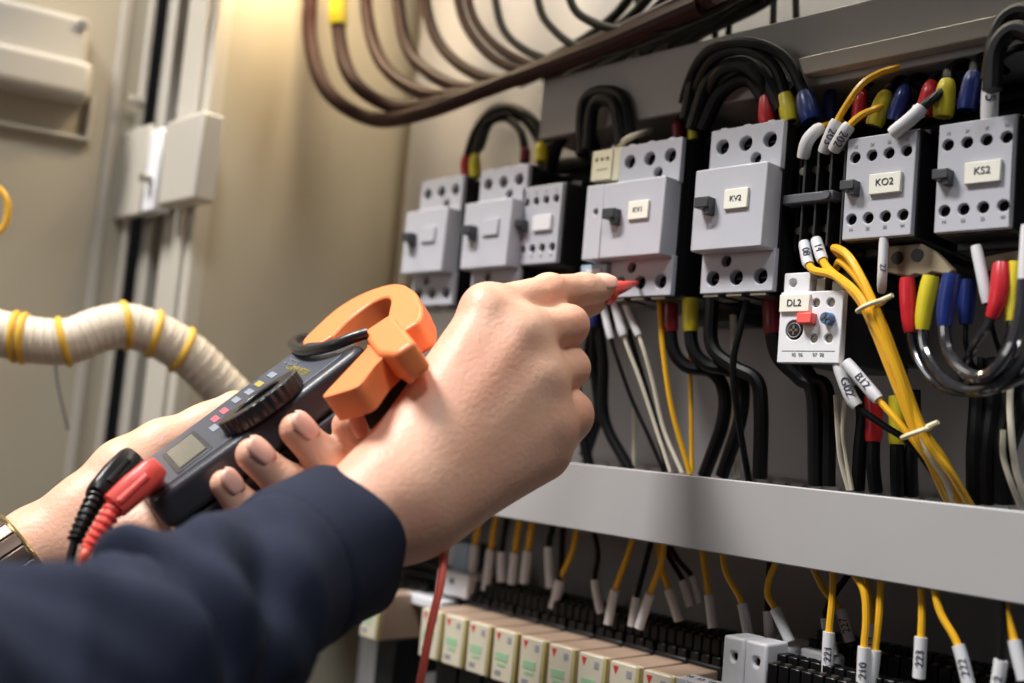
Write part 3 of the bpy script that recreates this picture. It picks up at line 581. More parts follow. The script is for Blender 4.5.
FR = [(455, 541, 451, 565, 'cable'), (475, 545, 472, 572, 'wire'), (491, 550, 486, 590, 'wire'), (502, 552, 502, 582, 'cable'), (515, 553, 512, 584, 'wire'), (528, 551, 524, 583, 'wire'), (549, 547, 551, 588, 'cable'), (560, 580, 553, 608, 'cable')]
FRN = ['beside the red lead', 'just right of the red lead', 'first of four in a row', 'second of four in a row', 'third of four in a row', 'fourth of four in a row', 'under a dark wire', 'lowest of the blurred ones']
for (a, b, c, d, m), s in zip(FR, FRN): drop('blurred wire with white marker on the left, '+s, [(a+6, 515), (a+3, 530)], m, ((a, b), (c, d)), None, .05, r=.0022)
# terminal rows
def terminal(x, z, y0, y1, label, h=.03, w=.0064, group='black terminal blocks at the bottom'):
    t = thing('terminal_block', label, 'terminal block', (x, (y0+y1)/2, z-h), group)
    part('housing', MB().box(x, x+w-.0008, y0, y1, z-h, z).box(x, x+w-.0008, y0+.008, y1-.008, z-.002, z+.004), M['blackgloss'], t, .0007)
    part('clamp_screw', MB().cyl((x+w/2, y0+.004, z-.001), (x+w/2, y0+.004, z+.0008), .0018), M['screw'], t)
    return t
proto = terminal(0, 0, -.012, .014, 'black terminal block in the long row behind the relays'); first = True
def rowof(proto, xs, y, z, label, group):
    global first
    for x in xs:
        if first: t = proto; first = False
        else:
            t = proto.copy(); COL.objects.link(t)
            for c in proto.children: k = c.copy(); COL.objects.link(k); k.parent = t
        t.location = (x, y, z); t['label'] = label; t['group'] = group
px0 = np.array(proto.location)
rowof(proto, np.arange(-.625, -.352, .0066), .060, -.138, 'black terminal block in the long row behind the relays', 'back row of black terminals, left part')
rowof(proto, np.arange(-.318, -.13, .0066), .050, -.124, 'black terminal block in the back row below the numbered wires', 'back row of black terminals, right part')
rowof(proto, np.arange(-.318, -.13, .0066), .012, -.134, 'black terminal block in the front row at the bottom edge', 'front row of black terminals')
# relays
def relay(x, label, group='cream plug-in relays in a row'):
    t = thing('plug_in_relay', label, 'relay', (x+.0125, .05, -.175), group); w = .0232; zt = -.1243; h = .0335
    part('relay_case', MB().box(x+.0010, x+w-.0004, .004, .042, zt-h, zt-.0004), M['relaytop'], t, .0010, label='amber tinted relay case')
    f = part('front_label', MB().box(x+.0006, x+w-.0030, .0008, .0045, zt-h, zt-.0006), M['relay'], t, .0009)
    part('case_edge', MB().box(x+w-.0030, x+w-.0012, .0012, .012, zt-h, zt-.0008), M['relayedge'], t, .0006)
    part('red_flag', MB().add([(x+.003, .0006, zt-.003), (x+.0072, .0006, zt-.003), (x+.0052, .0006, zt-.008), (x+.003, .0010, zt-.003), (x+.0072, .0010, zt-.003), (x+.0052, .0010, zt-.008)], [(0, 2, 1), (3, 4, 5), (0, 1, 4, 3), (1, 2, 5, 4), (2, 0, 3, 5)]), M['inkred'], f)
    part('rating_print', MB().box(x+.0135, x+.0170, .0005, .0009, zt-.0080, zt-.0040), M['faint'], f)
    part('green_print', MB().box(x+.004, x+.015, .0005, .0009, zt-.0200, zt-.0150).box(x+.006, x+.0135, .0005, .0009, zt-.0235, zt-.0215), M['inkgreen'], f)
    part('bottom_print', MB().box(x+.004, x+.0095, .0005, .0009, zt-.0295, zt-.0265), M['greyprint'], f)
    b = part('relay_socket', MB().box(x, x+.0243, .042, .085, zt-.06, zt+.002).box(x+.001, x+.0235, .018, .045, zt-.075, zt-h-.001), M['black'], t, .001)
    mb = MB()
    for i in range(3): mb.box(x+.001+i*.0078, x+.0072+i*.0078, .043, .054, zt, zt+.007)
    part('socket_terminals', mb, M['blackgloss'], b, .0008)
ord_ = ['leftmost', 'second from the left', 'third from the left', 'fourth from the left', 'fifth from the left', 'sixth from the left', 'seventh from the left', 'eighth from the left', 'rightmost']
for i in range(9): relay(-.6013+i*.0251, 'cream relay with green print in the bottom row, '+ord_[i])
relay(-.672, 'cream relay standing alone beside the dark sleeve cuff', 'cream plug-in relays standing apart')
# pale connectors by the red lead
t = thing('connector_block', 'pale grey connector block left of the red lead above the relays', 'connector', at(420, 610, .03))
a = at(405, 592, .03); b = at(440, 612, .03); part('body', MB().box(a[0], b[0], .03, .06, b[2], a[2]), M['white'], t, .0012)
a = at(438, 568, .04); b = at(466, 600, .04); t = thing('connector_block', 'pale grey connector with a dark mark right of the red lead', 'connector', (a[0], .05, b[2]))
k = part('body', MB().box(a[0], b[0], .04, .07, b[2], a[2]), M['white'], t, .0012); part('mark', MB().box((a[0]+b[0])/2-.002, (a[0]+b[0])/2+.002, .0395, .0405, (a[2]+b[2])/2, (a[2]+b[2])/2+.004), M['darkgrey'], k)
a = at(455, 541, .05); b = at(468, 572, .05); part('plug', MB().box(a[0], b[0], .048, .062, b[2], a[2]), M['faceblue'], t, .001)
t = thing('finned_resistor', 'black finned block beside the cuff, left of the connectors', 'heat sink', at(415, 640, .05))
mb = MB()
for i in range(9):
    a = at(400, 545+i*11, .05); mb.box(a[0]-.015, a[0]+.045, .05, .09, a[2]-.0032, a[2])
mb.box(a[0]-.013, a[0]+.043, .06, .095, a[2]-.01, a[2]+.075); part('fins', mb, M['black'], t, .0005)
# fuse holder
t = thing('fuse_holder', 'white two-pole fuse holder at the bottom with two round holes', 'fuse holder', (-.33, .05, -.15))
for i, x in enumerate((-.3475, -.3335)):
    p = part('pole_housing', holed_plate(x, x+.0134, -.135, -.0955, .001, .022, [(x+.0072, -.1058, .0022)], .006), M['white'], t, .0016, 3)
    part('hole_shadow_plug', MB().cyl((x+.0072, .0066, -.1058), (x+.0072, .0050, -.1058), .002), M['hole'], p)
part('rear_body', MB().box(-.3470, -.3205, .022, .058, -.150, -.0985).box(-.3190, -.296, .030, .056, -.150, -.0985), M['white'], t, .0020, 3)
ms = thing('marker_strip', 'white strip of printed terminal markers in front of the fuse holder', 'marker strip', (-.35, .0, -.13))
a = at(690, 672, .0); 
for i in range(5):
    x = a[0]+i*.0072; p = part('marker', MB().box(x, x+.0066, -.012, .004, a[2]-.012, a[2]-.0015), M['white'], ms, .0006)
    text('lettering', str(12+i), .0046, (x+.0033, -.0123, a[2]-.0062), M['ink'], p)
    text('lettering', str(12+i), .0046, (x+.0033, -.004, a[2]-.0013), M['ink'], p, rot=Matrix.Identity(4))

# ------------------------------------------------------------------ spiral-wrapped harness crossing the door gap
H = [(-420, 420, .66), (-200, 350, .70), (-30, 332, .74), (0, 334, .745), (40, 341, .75), (70, 341, .755), (100, 330, .765), (128, 326, .775), (160, 337, .785), (190, 356, .795), (215, 380, .805), (245, 410, .815), (290, 450, .825)]
HP = [W(*h) for h in H]; C = catmull(HP, 10)
har = part('cable_harness', MB().tube(C, [.0165]*2+[.0165, .0155, .0155, .0165, .0165, .016, .016, .016, .016][0:0]+[.0160]*(len(C)-2), 24, 0), M['wrap'])
props(har, 'ivory wrapped cable harness with yellow bands crossing from door to cabinet', 'cable harness')
L = len(C)-1
for f_ in (.285, .30, .40, .575, .655, .73):
    i = int(f_*L); c = C[i]; ax = C[i+1]-C[i-1]; part('yellow_band', MB().ring(c, nz(ax)+.15*np.array([0, 0, 1]), .0158, .0026, 30, 8), M['wrapyellow'], har)
mb = MB()
for i in range(3, len(C)-3, 3): mb.ring(C[i], C[i+1]-C[i-1], .0154, .0011, 24, 6)
part('spiral_turns', mb, M['wrap'], har)
P = [W(*p) for p in ((-14, 190, .8), (-2, 188, .8), (7, 200, .8), (8, 214, .8), (3, 228, .8), (-8, 236, .8))]
props(part('yellow_cable', MB().tube(P, .0022, 10, 8), M['wire']), 'thin yellow cable loop at the left frame edge on the door', 'cable')
P = [W(55, 355, .815), W(58, 385, .815), W(68, 430, .81)]
props(part('thin_wire', MB().tube(P, .001, 8, 8), M['darkgrey']), 'thin dark thread hanging below the wrapped harness', 'wire')

# ------------------------------------------------------------------ signed-distance modelling for the person
def surface(prims, h, pad=.006, smooth=1):
    P = np.array([q for p in prims for q in ((p[1]-p[3], p[1]+p[3], p[2]-p[4], p[2]+p[4]) if p[0] in 'us' else ())])
    lo = P.min(0)-pad; hi = P.max(0)+pad; n = np.ceil((hi-lo)/h).astype(int)+1
    ax = [lo[i]+h*np.arange(n[i]) for i in range(3)]
    G = np.stack(np.meshgrid(*ax, indexing='ij'), -1).astype(np.float32); D = np.full(G.shape[:3], 1., np.float32)
    for (op, a, b, ra, rb, k, flat) in prims:
        rr = max(ra, rb)+.014+k*2; l_ = np.minimum(a, b)-rr; h_ = np.maximum(a, b)+rr
        i0 = np.clip(((l_-lo)/h).astype(int), 0, n-1); i1 = np.clip(((h_-lo)/h).astype(int)+2, 1, n)
        sl = tuple(slice(i0[j], i1[j]) for j in range(3)); g = G[sl]
        ba = (b-a).astype(np.float32); pa = g-a.astype(np.float32); t = np.clip((pa@ba)/max(float(ba@ba), 1e-9), 0, 1)
        q = pa-t[..., None]*ba
        if flat is not None:                       # flat = (direction, factor): squash the section along a direction
            fd = nz(flat[0]).astype(np.float32); dd = q@fd; q = q+dd[..., None]*fd*(1/flat[1]-1)
        d = np.linalg.norm(q, axis=-1)-(ra+(rb-ra)*t)
        o = D[sl]
        if op == 'u':
            hh = np.clip(.5+.5*(o-d)/k, 0, 1); D[sl] = o*(1-hh)+d*hh-k*hh*(1-hh)
        else:
            hh = np.clip(.5-.5*(o+d)/k, 0, 1); D[sl] = o*(1-hh)-d*hh+k*hh*(1-hh)
    for _ in range(smooth):
        for ax_ in range(3): D = .25*np.roll(D, 1, ax_)+.5*D+.25*np.roll(D, -1, ax_)
    S = D < 0; nx, ny, nzz = D.shape
    cs = (nx-1, ny-1, nzz-1); cnt = np.zeros(cs, np.float32); acc = np.zeros(cs+(3,), np.float32)
    def sub(A, dx, dy, dz): return A[dx:dx+cs[0], dy:dy+cs[1], dz:dz+cs[2]]
    cor = [(x, y, z) for x in (0, 1) for y in (0, 1) for z in (0, 1)]
    for p in cor:
        for axx in range(3):
            if p[axx]: continue
            q = list(p); q[axx] = 1; A = sub(D, *p); B = sub(D, *q); m = (sub(S, *p) != sub(S, *q))
            t = np.where(m, A/np.where(m, A-B, 1), 0)
            for j in range(3): acc[..., j] += np.where(m, p[j]+(t if j == axx else 0), 0)
            cnt += m
    mask = cnt > 0; idx = -np.ones(cs, int); idx[mask] = np.arange(mask.sum())
    base = np.stack(np.nonzero(mask), -1); V = lo+h*(base+acc[mask]/cnt[mask][:, None]); F = []
    for axx in range(3):
        A = S[1:-1, 1:-1, 1:-1]; sh = [slice(1, -1)]*3; sh[axx] = slice(2, None); B = S[tuple(sh)]; m = A != B
        I = np.stack(np.nonzero(m), -1)+1; b, c = [(1, 2), (2, 0), (0, 1)][axx]
        e1 = np.zeros(3, int); e1[b] = 1; e2 = np.zeros(3, int); e2[c] = 1
        qs = [I-e1-e2, I-e2, I, I-e1]; lim = np.array(cs)
        ok = np.all(np.stack([(q < lim).all(1) for q in qs]), 0); q4 = np.stack([idx[tuple(q[ok].T)] for q in qs], 1)
        ins = A[tuple((I[ok]-1).T)]; q4[~ins] = q4[~ins][:, ::-1]; F.append(q4)
    F = np.vstack(F); F = F[(F >= 0).all(1)]; return V, F
def U(a, b, ra, rb, k=.006, flat=None): return ('u', np.asarray(a, float), np.asarray(b, float), ra, rb, k, flat)
def Sb(a, b, ra, rb, k=.003): return ('s', np.asarray(a, float), np.asarray(b, float), ra, rb, k, None)
def chain(P, R_, k): return [U(P[i], P[i+1], R_[i], R_[i+1], k if i == 0 else .003) for i in range(len(P)-1)]
# ---- right hand (pointing, curled round the red probe)
wr = W(368, 508, .490)
hand = []
fore = [W(371, 514, .490), W(325, 549, .472), W(235, 607, .424), W(130, 675, .378), W(-60, 762, .318), W(-250, 858, .264)]
hand += [U(fore[0], fore[1], .0225, .0215, .01), U(fore[1], fore[2], .0215, .0215, .01), U(fore[2], fore[3], .0215, .023, .01), U(fore[3], fore[4], .023, .026, .01), U(fore[4], fore[5], .026, .028, .01)]
mcp = [W(487, 310, .540), W(522, 334, .536), W(540, 378, .534), W(548, 424, .536)]
wri = [W(398, 470, .502), W(404, 488, .496), W(412, 505, .496), W(417, 507, .500)]
hand += [U(W(376, 506, .490), W(404, 482, .502), .0225, .0215, .012), U(W(381, 512, .492), W(418, 503, .503), .0205, .0205, .012)]
for i in range(4): hand.append(U(wri[i], mcp[i], .0185, [.0115, .0120, .0120, .0123][i], .012))
for i in range(3): hand.append(U((wri[i]+wri[i+1])/2, (mcp[i]+mcp[i+1])/2, .018, .0110, .012))
# palm body behind the metacarpals and the heel of the hand
hand += [U(W(428, 490, .520), W(510, 458, .560), .020, .018, .012), U(W(430, 470, .525), W(500, 380, .570), .019, .019, .012), U(W(438, 499, .505), W(540, 450, .540), .017, .0160, .012)]
# index
ipip, idip, itip = W(549, 293, .570), W(583, 289, .592), W(601, 288, .603)
hand += [U(mcp[0], ipip, .0114, .0095, .006), U(ipip, idip, .0096, .0086, .003), U(idip, itip, .0086, .0076, .003), U(ipip-np.array([0, 0, 0]), ipip, .0102, .0102, .003)]
# middle, ring, pinky curled
def curl(m, pip, c1, c2, r0, r1):
    return [U(m, pip, r0, r1, .006), U(pip, pip, r1*1.10, r1*1.10, .004), U(pip, c1, r1*1.02, r1*.93, .003), U(c1, c2, r1*.92, r1*.80, .003)]
hand += curl(mcp[1], W(569, 325, .560), W(566, 336, .592), W(548, 330, .602), .0122, .0092)
hand += curl(mcp[2], W(570, 368, .560), W(567, 374, .588), W(545, 360, .598), .0120, .0092)
hand += curl(mcp[3], W(571, 412, .553), W(569, 424, .578), W(548, 408, .586), .0118, .0088)
hand += [U(W(568, 420, .556), W(552, 440, .556), .0105, .0120, .010)]
# knuckle bumps and tendons
for p, r in zip(mcp, (.0105, .0102, .0098, .0095)):
    q = p+nz(CAM-p)*.0012; hand.append(U(q, q, r-.001, r-.001, .010))
for i in range(4):
    a = wri[i]+nz(CAM-wri[i])*.0135; b = mcp[i]+nz(CAM-mcp[i])*.0098; hand.append(U(a*.5+b*.5, b, .0015, .0030, .009))
# thumb behind the index, pressing the probe
hand += [U(W(440, 420, .54), W(505, 345, .585), .018, .014, .012), U(W(505, 345, .585), W(560, 312, .603), .0125, .0105, .006), U(W(560, 312, .603), W(592, 302, .612), .0100, .0078, .003)]
# ulnar styloid and valleys between knuckles
q = W(398, 524, .490); hand.append(U(q, q, .012, .012, .012))
for p, dirp in ((ipip, idip-mcp[0]), (idip, itip-ipip)):     # finger-joint creases
    up = nz(CAM-p); side = nz(np.cross(dirp, up)); rr = .0096 if p is ipip else .0085
    for s in (-.0018, .0018): a = p+nz(dirp)*s+up*(rr+.0006); hand.append(Sb(a-side*.005-up*.0006, a+side*.005-up*.0006, .0007, .0007, .0012))
# ---- meter frame (used by the left hand too)
MV = nz([.433, .075, -.898]); MU = nz([.751, -.58, .309]); MV = nz(MV-MU*(MU@MV)); MN = np.cross(MV, MU)
MO = W(152, 502, .49); MVw, MUw, MNw = R@MV, R@MU, R@MN
def ML(x, y, z): return MO+MVw*x+MUw*y+MNw*z
left = []
def lf(P, R_): return [U(ML(*P[i]), ML(*P[i+1]), R_[i], R_[i+1], .006 if i == len(P)-2 else .003) for i in range(len(P)-1)]
left += lf([(.0088, .0695, -.0105), (.0098, .0725, -.0300), (.004, .0745, -.0470), (-.030, .068, -.054), (-.055, .050, -.058)], [.0080, .0092, .0092, .0098, .0115])
left += lf([(.0088, .0470, -.0075), (.0098, .0510, -.0270), (.004, .0525, -.0460), (-.030, .050, -.054), (-.055, .036, -.058)], [.0078, .0090, .0092, .0096, .0115])
left += lf([(.0078, .0295, -.0110), (.0088, .0300, -.0260), (.004, .0320, -.0440), (-.030, .032, -.052), (-.055, .022, -.056)], [.0066, .0080, .0084, .0090, .0105])
left += lf([(.0088, .0905, -.0240), (.0085, .0890, -.0370), (.000, .090, -.0500), (-.030, .084, -.055), (-.055, .064, -.058)], [.0078, .0088, .0092, .0098, .0115])
lw = W(42, 556, .560)
left += [U(lw, ML(-.055, .02, -.055), .022, .019, .012), U(lw, ML(-.060, .045, -.055), .022, .018, .012), U(ML(-.055, .02, -.056), ML(-.055, .06, -.058), .016, .014, .012),
         U(ML(-.075, .0, -.040), ML(-.06, .05, -.056), .018, .016, .012)]
TH = [(48, 548, .556, .0215), (88, 515, .566, .0200), (128, 474, .580, .0185), (163, 449, .592, .0150), (205, 428, .604, .0120), (235, 408, .612, .0100)]
for a, b in zip(TH[:-1], TH[1:]): left.append(U(W(*a[:3]), W(*b[:3]), a[3], b[3], .008))
left += [U(lw, W(-60, 625, .53), .0225, .028, .01), U(W(-60, 625, .53), W(-260, 740, .47), .028, .036, .01)]
V1, F1 = surface(hand, .0013); V2, F2 = surface(left, .0014)
mb = MB(); mb.v = [tuple(v) for v in np.vstack([V1, V2])]; mb.f = [tuple(int(i) for i in f) for f in F1]+[tuple(int(i)+len(V1) for i in f) for f in F2]
person = part('person', mb, M['skin'], None, origin=W(120, 650, .372), sharp=180, recalc=False)
props(person, 'person in a navy long-sleeved shirt holding the clamp meter and pointing a red probe', 'person')
def nail(c, d, up, w, l, name='fingernail'):
    d = nz(d); up = nz(up-d*np.dot(up, d)); s = np.cross(d, up); vs = []; fs = []; na, nb = 9, 7
    for i in range(na):
        for j in range(nb):
            a = -1+2*i/(na-1); b = -1+2*j/(nb-1); ww = w*math.sqrt(max(.02, 1-(max(a-.25, 0)/.80)**2))*(1-.35*max(-a, 0)**4)
            th = b*1.0; vs.append(c+d*(a*l)+s*(math.sin(th)*ww/math.sin(1.0))+up*((math.cos(th)-1)*w*.95-.0005*a*a))
    for i in range(na-1):
        for j in range(nb-1): fs.append((i*nb+j, i*nb+j+1, (i+1)*nb+j+1, (i+1)*nb+j))
    m = MB(); m.add(vs, fs); o = part(name, m, M['nail'], person, sharp=180); so = o.modifiers.new('solid', 'SOLIDIFY'); so.thickness = .0012; so.offset = 0
    return o
tv = nz(CAM-ML(0, .05, -.02))
for (a, b, r) in (((.0088, .0695, -.0105), (.0098, .0725, -.0300), .0082), ((.0088, .0470, -.0075), (.0098, .0510, -.0270), .0080), ((.0078, .0295, -.0110), (.0088, .0300, -.0260), .0070), ((.0088, .0905, -.0240), (.0085, .0890, -.0370), .0080)):
    A, B = ML(*a), ML(*b); d = nz(A-B); up = nz(MVw*.66+MUw*.52+MNw*.30); up = nz(up-d*(up@d)); nail(A-d*.0005+up*(r*1.04), d, up, r*.70, r*.92)
A, B = itip, idip; d = nz(A-B); up = nz(nz(CAM-A)*.85+R@np.array([.1, -1, 0])*.50); up = nz(up-d*(up@d)); nail(A+d*.0002+up*.0078, d, up, .0056, .0066)
# ---- sleeve
sp = [W(345, 540, .488), W(324, 550, .475), W(288, 571, .455), (W(232, 608, .422)), W(150, 672, .385), W(42, 702, .345), W(-90, 770, .305), W(-260, 860, .26)]
sr = [.0330, .0335, .0345, .0355, .0385, .0410, .045, .048]
C = catmull(sp, 16); rr = np.interp(np.linspace(0, 7, len(C)), np.arange(8), sr); T, _, _ = frames(C)
def sleeve_pt(i, a, dr=0):
    Tn = T[i]; upv = nz(CAM-C[i]); upv = nz(upv-Tn*(upv@Tn)); sd = np.cross(Tn, upv); s = i/(len(C)-1)*7
    r = rr[i]; amp = 2.1
    g = lambda x, c, w: math.exp(-((x-c)/w)**2)
    # a = 0 faces the viewer, a = +90 deg is the upper silhouette
    f = 0
    f += .0046*g(s, 3.55, .16)*max(0, math.cos(a-1.3))**1.0
    f -= .0040*g(s, 3.95, .20)*max(0, math.cos(a-1.1))
    f += .0030*g(s-.35*math.cos(a), 4.35, .18)
    f += .0036*g(s-.6*(a-.6), 4.9, .22)*max(0, math.cos(a-.5))
    f += .0034*g(s+.5*(a-.9), 3.1, .20)*max(0, math.cos(a-.4))
    f -= .0022*g(s+.6*(a-.7), 2.7, .22)*max(0, math.cos(a-.4))
    f += .0030*g(s-.5*(a-1.), 5.5, .22)*max(0, math.cos(a-.7))
    f += .0022*math.sin(3.1*s+2*a)*min(1, max(0, (s-1.9)/1.4))*.8+.0012*math.sin(7*s-3*a+1)*min(1, max(0, (s-2.4)))
    ph = 4.6*s+1.7*a+.9*math.sin(2*a+s*1.3); f += .0026*((1-abs(math.sin(ph)))**1.5-.35)*min(1, max(0, (s-2.5)/.6))*(.6+.4*math.sin(a*1.5+s))
    f -= .0007*g(s, 2.12, .07)
    f += .0009*math.sin(4*a+1.3)*max(0, 1-s/1.5)
    return C[i]+(math.cos(a)*upv*1.0+math.sin(a)*sd)*(r+f*amp+dr)
na = 110; vs = []; fs = []
A_ = np.linspace(-math.pi, math.pi, na, endpoint=False)
for i in range(len(C)):
    for a in A_: vs.append(sleeve_pt(i, a))
for i in range(len(C)-1):
    for k in range(na): fs.append((i*na+k, i*na+(k+1) % na, (i+1)*na+(k+1) % na, (i+1)*na+k))
sl = part('sleeve', MB().add(vs, fs), M['navy'], person, sharp=180); so = sl.modifiers.new('solid', 'SOLIDIFY'); so.thickness = .0022; so.offset = 0
so = sl.modifiers.new('sub', 'SUBSURF'); so.levels = 1; so.render_levels = 1
mb = MB().tube([sleeve_pt(1, a, .0001) for a in np.append(A_, A_[:1])], .0005, 6, 0); part('hem_stitching', mb, M['seam'], sl)
mb = MB().tube([sleeve_pt(34, a, .0004) for a in np.append(A_, A_[:1])], .0006, 6, 0); part('cuff_seam', mb, M['seam'], sl)
# ---- watch
wc = W(11, 573, .550); wax = nz(W(55, 548, .562)-W(-60, 625, .53)); u1 = nz(CAM-wc); u1 = nz(u1-wax*(u1@wax)); u2 = np.cross(wax, u1)
wt = thing('wrist_watch', 'brown steel wrist watch with a gold edge on the left wrist', 'watch', wc)
nl = 22
for k in range(nl):
    a0 = 2*math.pi*k/nl; a1 = 2*math.pi*(k+.93)/nl; vs = []
    for a in (a0, (a0+a1)/2, a1):
        for rad in (.0262, .0288):
            for s_ in (-.0095, .0095): vs.append(wc+wax*s_+(math.cos(a)*u1+math.sin(a)*u2)*rad)
    fs = [(0, 1, 3, 2), (8, 10, 11, 9), (0, 4, 5, 1), (4, 8, 9, 5), (2, 3, 7, 6), (6, 7, 11, 10), (0, 2, 6, 4), (4, 6, 10, 8), (1, 5, 7, 3), (5, 9, 11, 7)]
    part('bracelet_link', MB().add(vs, fs), M['watch'], wt, .0006)
part('gold_edge', MB().ring(wc+wax*.0105, wax, .0272, .0013, 44, 8), M['gold'], wt)
a = .9; cc = wc+(math.cos(a)*u1+math.sin(a)*u2)*.030; nn = math.cos(a)*u1+math.sin(a)*u2
part('watch_case', MB().cyl(cc-nn*.003, cc+nn*.004, .016, .015, 32), M['watch'], wt); part('bezel', MB().ring(cc+nn*.004, nn, .0145, .0012, 32, 8), M['gold'], wt)
part('dial', MB().cyl(cc+nn*.0035, cc+nn*.0045, .0135, .0135, 32), M['black'], wt)

# ------------------------------------------------------------------ clamp meter
mt = thing('clamp_meter', 'charcoal clamp multimeter with orange jaws held in the left hand', 'clamp meter', ML(-.04, .05, -.036))
def MP(px, py, z=0):                  # pixel -> meter (x, y) on the plane z of the meter
    r = R@np.array([(px-CX)/FPX, (py-CY)/FPX, 1.]); t = ((MO+MNw*z-CAM)@MNw)/(r@MNw); p = CAM+r*t-MO; return p@MVw, p@MUw
def mbox(x0, x1, y0, y1, z0, z1, mb=None):
    mb = mb or MB(); vs = [ML(x, y, z) for x in (x0, x1) for y in (y0, y1) for z in (z0, z1)]
    return mb.add(vs, [(0, 1, 3, 2), (4, 6, 7, 5), (0, 4, 5, 1), (2, 3, 7, 6), (0, 2, 6, 4), (1, 5, 7, 3)])
def mprism(poly, z0, z1, mb=None):
    return (mb or MB()).prism(poly, lambda p: ML(p[0], p[1], z0), lambda p: ML(p[0], p[1], z1))
def rpoly(poly, r, n=5):
    out = []
    for i in range(len(poly)):
        p = np.array(poly[i], float); a = nz(np.array(poly[i-1])-p)*r+p; b = nz(np.array(poly[(i+1) % len(poly)])-p)*r+p
        for k in range(n+1): t = k/n; out.append(tuple((1-t)**2*a+2*t*(1-t)*p+t*t*b))
    return out
body = rpoly([(-.080, -.002), (-.001, -.002), (.001, .060), (-.004, .121), (-.030, .122), (-.086, .114), (-.084, .060)], .008)
part('case', mprism(body, 0, -.017), M['meter'], mt, .0030, 4, sharp=60)
part('rear_case', mprism([(x*.985-.0006, y*.99+.0006) for x, y in body], -.0176, -.036), M['meter'], mt, .0035, 4, sharp=60)
fp = rpoly([(-.075, .004), (-.0075, .004), (-.0075, .062), (-.0105, .112), (-.079, .107), (-.078, .060)], .004)
part('face_panel', mprism(fp, .0006, -.0004), M['meterface'], mt, .0003)
lc = part('display', mprism(rpoly([(-.062, .016), (-.010, .016), (-.012, .036), (-.064, .036)], .002), .0012, 0), M['lcdframe'], mt, .0003)
part('lcd_screen', mprism([(-.057, .0185), (-.015, .0185), (-.0165, .0335), (-.059, .0335)], .0016, .001), M['lcd'], lc)
def mtext(name, body_, size, x, y, m, parent, z=.0008):
    rm = Matrix((Vector(MVw), Vector(MUw), Vector(MNw))).transposed().to_4x4(); return text(name, body_, size, ML(x, y, z), m, parent, rot=rm)
mtext('lettering', 'DATA HOLD', .0048, -.036, .0105, M['greyprint'], mt)
mtext('lettering', 'DIGITAL', .0064, *MP(293, 364), M['greyprint'], mt)
mtext('lettering', 'CLAMP METER', .0060, *MP(298, 371), M['ylprint'], mt)
for (x, y, m) in [(*MP(*q[:2]), q[2]) for q in ((215, 429, 'greyprint'), (216, 420, 'pink'), (225, 412, 'pink'), (237, 401, 'greyprint'), (250, 393, 'greyprint'), (260, 385, 'ylprint'), (273, 376, 'greyprint'))]:
    part('range_mark', mprism(rpoly([(x-.0065, y-.0019), (x+.0065, y-.0019), (x+.0065, y+.0019), (x-.0065, y+.0019)], .001), .0009, .0003), M[m], mt)
for i in range(5): part('range_dot', mprism([(MP(228+i*9, 424-i*6)[0]+dx, MP(228+i*9, 424-i*6)[1]+dy) for dx, dy in ((0, 0), (.0016, 0), (.0016, .0014), (0, .0014))], .0009, .0003), M['greyprint'], mt)
# rotary dial with a knurled rim that overhangs the right edge
dc = (-.0165, .0665); dl = MB()
nt_ = 44
def ring2(mb, ra, rb, z0, z1, n=72, knurl=0):
    vs = []; fs = []
    for i in range(n):
        a = 2*math.pi*i/n; k = knurl*(math.cos(a*n/4)+1)/2
        for (r, z) in ((ra, z0), (ra, z1), (rb-k, z1), (rb-k, z0)): vs.append(ML(dc[0]+r*math.cos(a), dc[1]+r*math.sin(a), z+r*math.cos(a)*.13))
    for i in range(n):
        j = (i+1) % n
        for q in range(4): fs.append((i*4+q, i*4+(q+1) % 4, j*4+(q+1) % 4, j*4+q))
    return mb.add(vs, fs)
dz = part('range_dial', ring2(MB(), .0128, .0225, -.0015, .0072, 120, .0011), M['dial'], mt, .0008, sharp=50)
part('dial_well', MB().prism([(dc[0]+.0134*math.cos(a), dc[1]+.0134*math.sin(a)) for a in np.linspace(0, 2*math.pi, 40, endpoint=False)], lambda p: ML(p[0], p[1], .0030+(p[0]-dc[0])*.13), lambda p: ML(p[0], p[1], -.001+(p[0]-dc[0])*.13)), M['black'], dz)
# jaws
outer = [(-.078, .112), (-.1048, .114), (-.117, .129), (-.1239, .1452), (-.120, .1580), (-.1093, .1671), (-.0921, .1733), (-.075, .1740), (-.058, .1716), (-.040, .1680), (-.0236, .1627), (-.0055, .1565), (.0085, .1482), (.0085, .140), (.004, .130)]
inner = [(-.005, .130), (-.020, .139), (-.0425, .1505), (-.060, .1590), (-.0740, .1615), (-.0830, .1560), (-.0845, .146), (-.081, .134), (-.074, .124)]
oc = catmull([(*p, 0) for p in outer], 5)[:, :2]; ic = catmull([(*p, 0) for p in inner], 5)[:, :2]
jr = part('clamp_jaw', mprism([tuple(p) for p in oc]+[tuple(p) for p in ic], -.003, -.0185), M['orange'], mt, .0016, 3, sharp=50)
part('jaw_collar', mprism(rpoly([MP(px_, py_, .001) for px_, py_ in ((361, 333), (391, 313), (414, 340), (394, 354), (376, 352))], .004), .001, -.0150), M['orange'], mt, .0024, 4, sharp=50)
part('jaw_root', mprism(rpoly([MP(px_, py_, -.004) for px_, py_ in ((366, 346), (384, 332), (410, 343), (396, 362))], .002), -.004, -.0170), M['orange'], mt, .0025, 3, sharp=50)
lv = part('trigger_lever', mprism(rpoly([MP(px_, py_, -.002) for px_, py_ in ((319, 399), (358, 387), (376, 363), (400, 343), (378, 336))], .0060), -.002, -.0160), M['orange'], mt, .0034, 4, sharp=50)
mb = MB()
